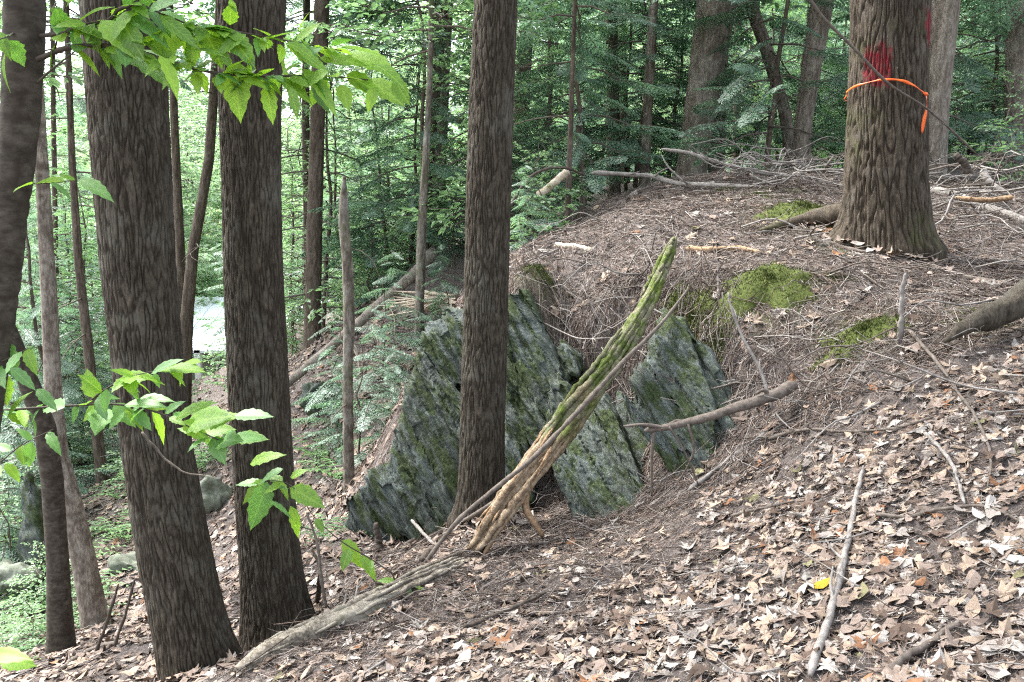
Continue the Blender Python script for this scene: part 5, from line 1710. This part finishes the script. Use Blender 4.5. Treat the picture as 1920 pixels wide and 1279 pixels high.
Y0 = 2.1
bough(t_birch, [(70, 112, 2.12), (120, 92, 2.1), (180, 85, 2.08), (245, 92, 2.06), (310, 112, 2.05), (370, 130, 2.08), (430, 140, 2.1), (520, 143, 2.15), (600, 142, 2.22), (690, 150, 2.3)], 9,
      [(250, 95, 320, 150), (300, 105, 345, 175), (335, 120, 300, 165), (400, 115, 330, 150), (445, 118, 440, 222), (410, 90, 440, 135), (500, 160, 512, 232), (545, 165, 560, 222), (520, 145, 590, 190), (570, 130, 640, 200),
       (590, 150, 610, 215), (640, 160, 655, 205), (650, 140, 720, 175), (690, 150, 760, 190), (740, 150, 765, 195), (600, 110, 690, 115), (660, 100, 740, 130), (700, 120, 765, 150), (480, 130, 420, 165), (560, 100, 620, 135),
       (530, 110, 545, 175), (615, 135, 560, 160), (700, 165, 690, 210), (640, 90, 720, 95), (350, 95, 420, 90)], 64, seed=3, rl=(.05, .085))
bough(t_birch, [(72, 68, 2.14), (115, 62, 2.12), (150, 48, 2.1), (205, 38, 2.08), (222, 18, 2.06), (260, 10, 2.05), (305, 26, 2.05), (360, 47, 2.08), (420, 56, 2.12), (500, 70, 2.18), (570, 82, 2.24), (640, 95, 2.3)], 8,
      [(120, 58, 100, 5), (130, 50, 215, 70), (160, 45, 100, 40), (190, 40, 250, 95), (235, 25, 320, 80), (225, 30, 265, 110), (250, 20, 200, 65), (300, 30, 380, 90), (280, 20, 330, -10), (330, 40, 310, 110), (345, 45, 400, 20),
       (380, 52, 420, 120), (370, 60, 350, 130), (420, 60, 480, 110), (430, 0, 445, 25), (460, 65, 400, 100), (500, 75, 560, 50), (540, 80, 600, 110), (150, 40, 200, -5), (560, 60, 575, 20), (175, 50, 180, 100), (265, 70, 345, 125)], 64, seed=5, rl=(.05, .085))
bough(t_birch, [(70, 155, 2.13), (100, 128, 2.1), (145, 93, 2.08)], 5, [], 0, seed=6)
bough(t_birch, [(100, 110, 2.13), (110, 60, 2.1), (122, 15, 2.08), (135, -20, 2.06)], 4, [(122, 15, 150, -20), (118, 30, 90, 5)], 4, seed=7)
bough(t_birch, [(22, 350, 2.15), (60, 345, 2.12), (110, 342, 2.1), (150, 335, 2.08)], 4, [(60, 345, 20, 352), (95, 343, 140, 368), (120, 340, 60, 332), (150, 335, 212, 370), (140, 338, 110, 325)], 0, seed=8)
bough(t_birch, [(30, 60, 2.15), (10, 70, 2.0), (-20, 80, 1.95)], 4, [(10, 100, 0, 170), (0, 60, 15, 110)], 3, seed=9)

# second sapling, rooted out of frame, whose bough crosses the leaning hemlock
sp_t, sp_path = tree_at('beech_sapling', 'slender beech sapling whose leafy bough crosses the leaning hemlock', 'tree',
                        [(-190, 1290, 26), (-150, 900, 22), (-130, 640, 18), (-120, 200, 14)], 2.3, M['birch_bark'], 3.4, 3.2, nseg=20, dz=.05, amp=.001, fx=9., fz=20., seed=71., flare=.05, crown='dec_s', crown_z=2.4)
bough(sp_t, [(-140, 780, 2.3), (0, 770, 2.3), (80, 764, 2.3), (150, 760, 2.3), (215, 758, 2.28), (290, 772, 2.28), (350, 798, 2.3), (410, 825, 2.33)], 7,
      [(195, 765, 180, 800), (215, 757, 255, 800), (235, 760, 310, 752), (270, 768, 235, 785), (285, 772, 318, 832), (310, 775, 340, 748), (330, 785, 400, 745), (350, 795, 430, 772), (345, 790, 395, 825), (300, 745, 225, 768),
       (380, 810, 440, 800), (400, 820, 420, 870), (410, 830, 438, 815), (260, 750, 320, 740), (395, 800, 445, 772), (380, 815, 330, 800), (440, 780, 512, 775), (437, 822, 500, 818), (180, 762, 150, 790), (120, 764, 70, 755)], 22,
      mk=('green_leaf', 'blue_leaf', .55), seed=13)
bough(sp_t, [(160, 760, 2.3), (190, 735, 2.28), (225, 715, 2.26), (270, 700, 2.25), (330, 690, 2.25)], 4,
      [(190, 735, 150, 700), (175, 745, 160, 690), (200, 730, 195, 775), (225, 715, 285, 700), (235, 712, 265, 750), (250, 705, 210, 690), (285, 700, 340, 668), (290, 700, 298, 728), (300, 695, 350, 690), (330, 690, 375, 672), (335, 690, 345, 725), (320, 690, 385, 690)], 12,
      mk=('green_leaf', 'blue_leaf', .35), seed=15)
bough(sp_t, [(-140, 720, 2.2), (-30, 690, 2.15), (20, 670, 2.12), (50, 655, 2.1)], 5,
      [(10, 640, 25, 715), (40, 660, 5, 700), (20, 690, 70, 730), (0, 700, 15, 760), (50, 655, 65, 700), (60, 735, 5, 775), (70, 730, 105, 765)], 6, mk=('green_leaf', 'blue_leaf', .4), seed=17)
bough(sp_t, [(-140, 940, 2.4), (-20, 880, 2.4), (40, 835, 2.4), (100, 805, 2.4)], 5, [(20, 845, -20, 830), (40, 835, 45, 870), (10, 870, 40, 900), (60, 825, 30, 800), (90, 810, 110, 850)], 5, mk=('green_leaf', 'blue_leaf', .6), seed=19)
bough(sp_t, [(-140, 1200, 2.6), (-20, 1240, 2.6), (40, 1242, 2.6)], 4, [(0, 1238, 70, 1246), (-20, 1230, 50, 1225)], 2, mk=('green_leaf', 'blue_leaf', .3), seed=20)

# seedling at the foot of the straight hemlock: sprigs in front of it and over the grey log
gp = on_ground(745, 1120)
sd_t = thing('beech_seedling', 'beech seedling at the grey log with leaves across the straight hemlock foot', 'seedling', gp)
sx, sy, _ = project(gp)
part('stem', *tube(spline([gp - [0, 0, .05], P(742, 1095, gp[1]), P(735, 1075, gp[1] - .03)], 8), np.linspace(.006, .004, 8), 5), M['dark_twig'], sd_t)
bough(sd_t, [(735, 1075, gp[1] - .03), (690, 1045, gp[1] - .05), (640, 1015, gp[1] - .08), (590, 970, gp[1] - .1), (560, 925, gp[1] - .1), (535, 905, gp[1] - .1), (495, 900, gp[1] - .1)], 6,
      [(495, 900, 450, 945), (490, 905, 440, 905), (500, 905, 470, 1000), (530, 905, 490, 925), (545, 895, 575, 878), (520, 900, 545, 935), (505, 940, 550, 965), (545, 915, 610, 948), (500, 915, 540, 910), (470, 870, 525, 842), (440, 822, 500, 818),
       (545, 950, 565, 1010), (640, 1015, 690, 1060), (655, 1030, 640, 1070), (680, 1040, 705, 1090), (530, 880, 480, 900)], 3, mk=('green_leaf', 'blue_leaf', .45), seed=23)
bough(sd_t, [(742, 1095, gp[1]), (760, 1088, gp[1] - .02), (800, 1120, gp[1] - .05), (812, 1150, gp[1] - .05)], 4,
      [(720, 1100, 695, 1110), (745, 1090, 770, 1080), (750, 1095, 735, 1120), (760, 1100, 775, 1125), (800, 1125, 830, 1135), (805, 1140, 812, 1175), (795, 1125, 775, 1140), (740, 1090, 705, 1085)], 2, mk=('green_leaf', 'blue_leaf', .3), seed=25)

# ferns and shoots in the gully
fm = MB()
rgf = np.random.default_rng(55)
for k in range(9):
    az = k * .7 + rgf.normal() * .2; L = .30 + .15 * rgf.random()
    pts = np.array([[math.cos(az) * L * u, math.sin(az) * L * u, .32 * L * 2 * (u - .75 * u * u) * 1.4] for u in np.linspace(0, 1, 9)])
    fm.add(*tube(pts, np.linspace(.003, .001, 9), 3, caps=False))
    sdv = np.array([-math.sin(az), math.cos(az), 0])
    for q in range(1, 9):
        for s_ in (-1, 1):
            l = .10 * (1 - q / 10)
            b_ = pts[q]; e = b_ + sdv * s_ * l + np.array([math.cos(az), math.sin(az), -.2]) * .02
            w_ = np.array([math.cos(az), math.sin(az), .1]) * .014
            fm.add([b_ - w_, b_ + w_, e], None, [[0, 1, 2]])
fern_me = fm.mesh('fern', M['fern'], False)
for (px, py, lo) in [(255, 900, 1), (225, 935, 1), (270, 970, 1), (165, 1010, 1), (155, 1060, 1), (180, 1110, 1), (215, 1000, 1), (60, 1130, 1), (90, 1180, 1), (40, 1220, 1), (20, 1160, 1), (390, 860, 1), (370, 880, 1),
                     (130, 1120, 1), (300, 1010, 1), (615, 1010, 1), (200, 870, 1), (110, 960, 1), (30, 1010, 1), (60, 1060, 1), (5, 1100, 1), (85, 1090, 1), (140, 1180, 1), (45, 960, 1), (15, 930, 1), (75, 910, 1), (250, 870, 1), (285, 930, 1), (240, 1010, 1), (20, 1050, 1), (50, 1110, 1), (0, 1190, 1), (640, 900, 1), (600, 860, 1)]:
    g = on_ground(px, py)
    if g is None: continue
    o = bpy.data.objects.new('fern', fern_me); COL.objects.link(o); o.location = g
    s_ = .8 + .7 * rgf.random(); o.scale = (s_, s_, s_); o.rotation_euler = (0, 0, rgf.random() * 6.28)
    tag(o, 'low green fern growing on the gully floor', 'fern', 'ferns in the gully')
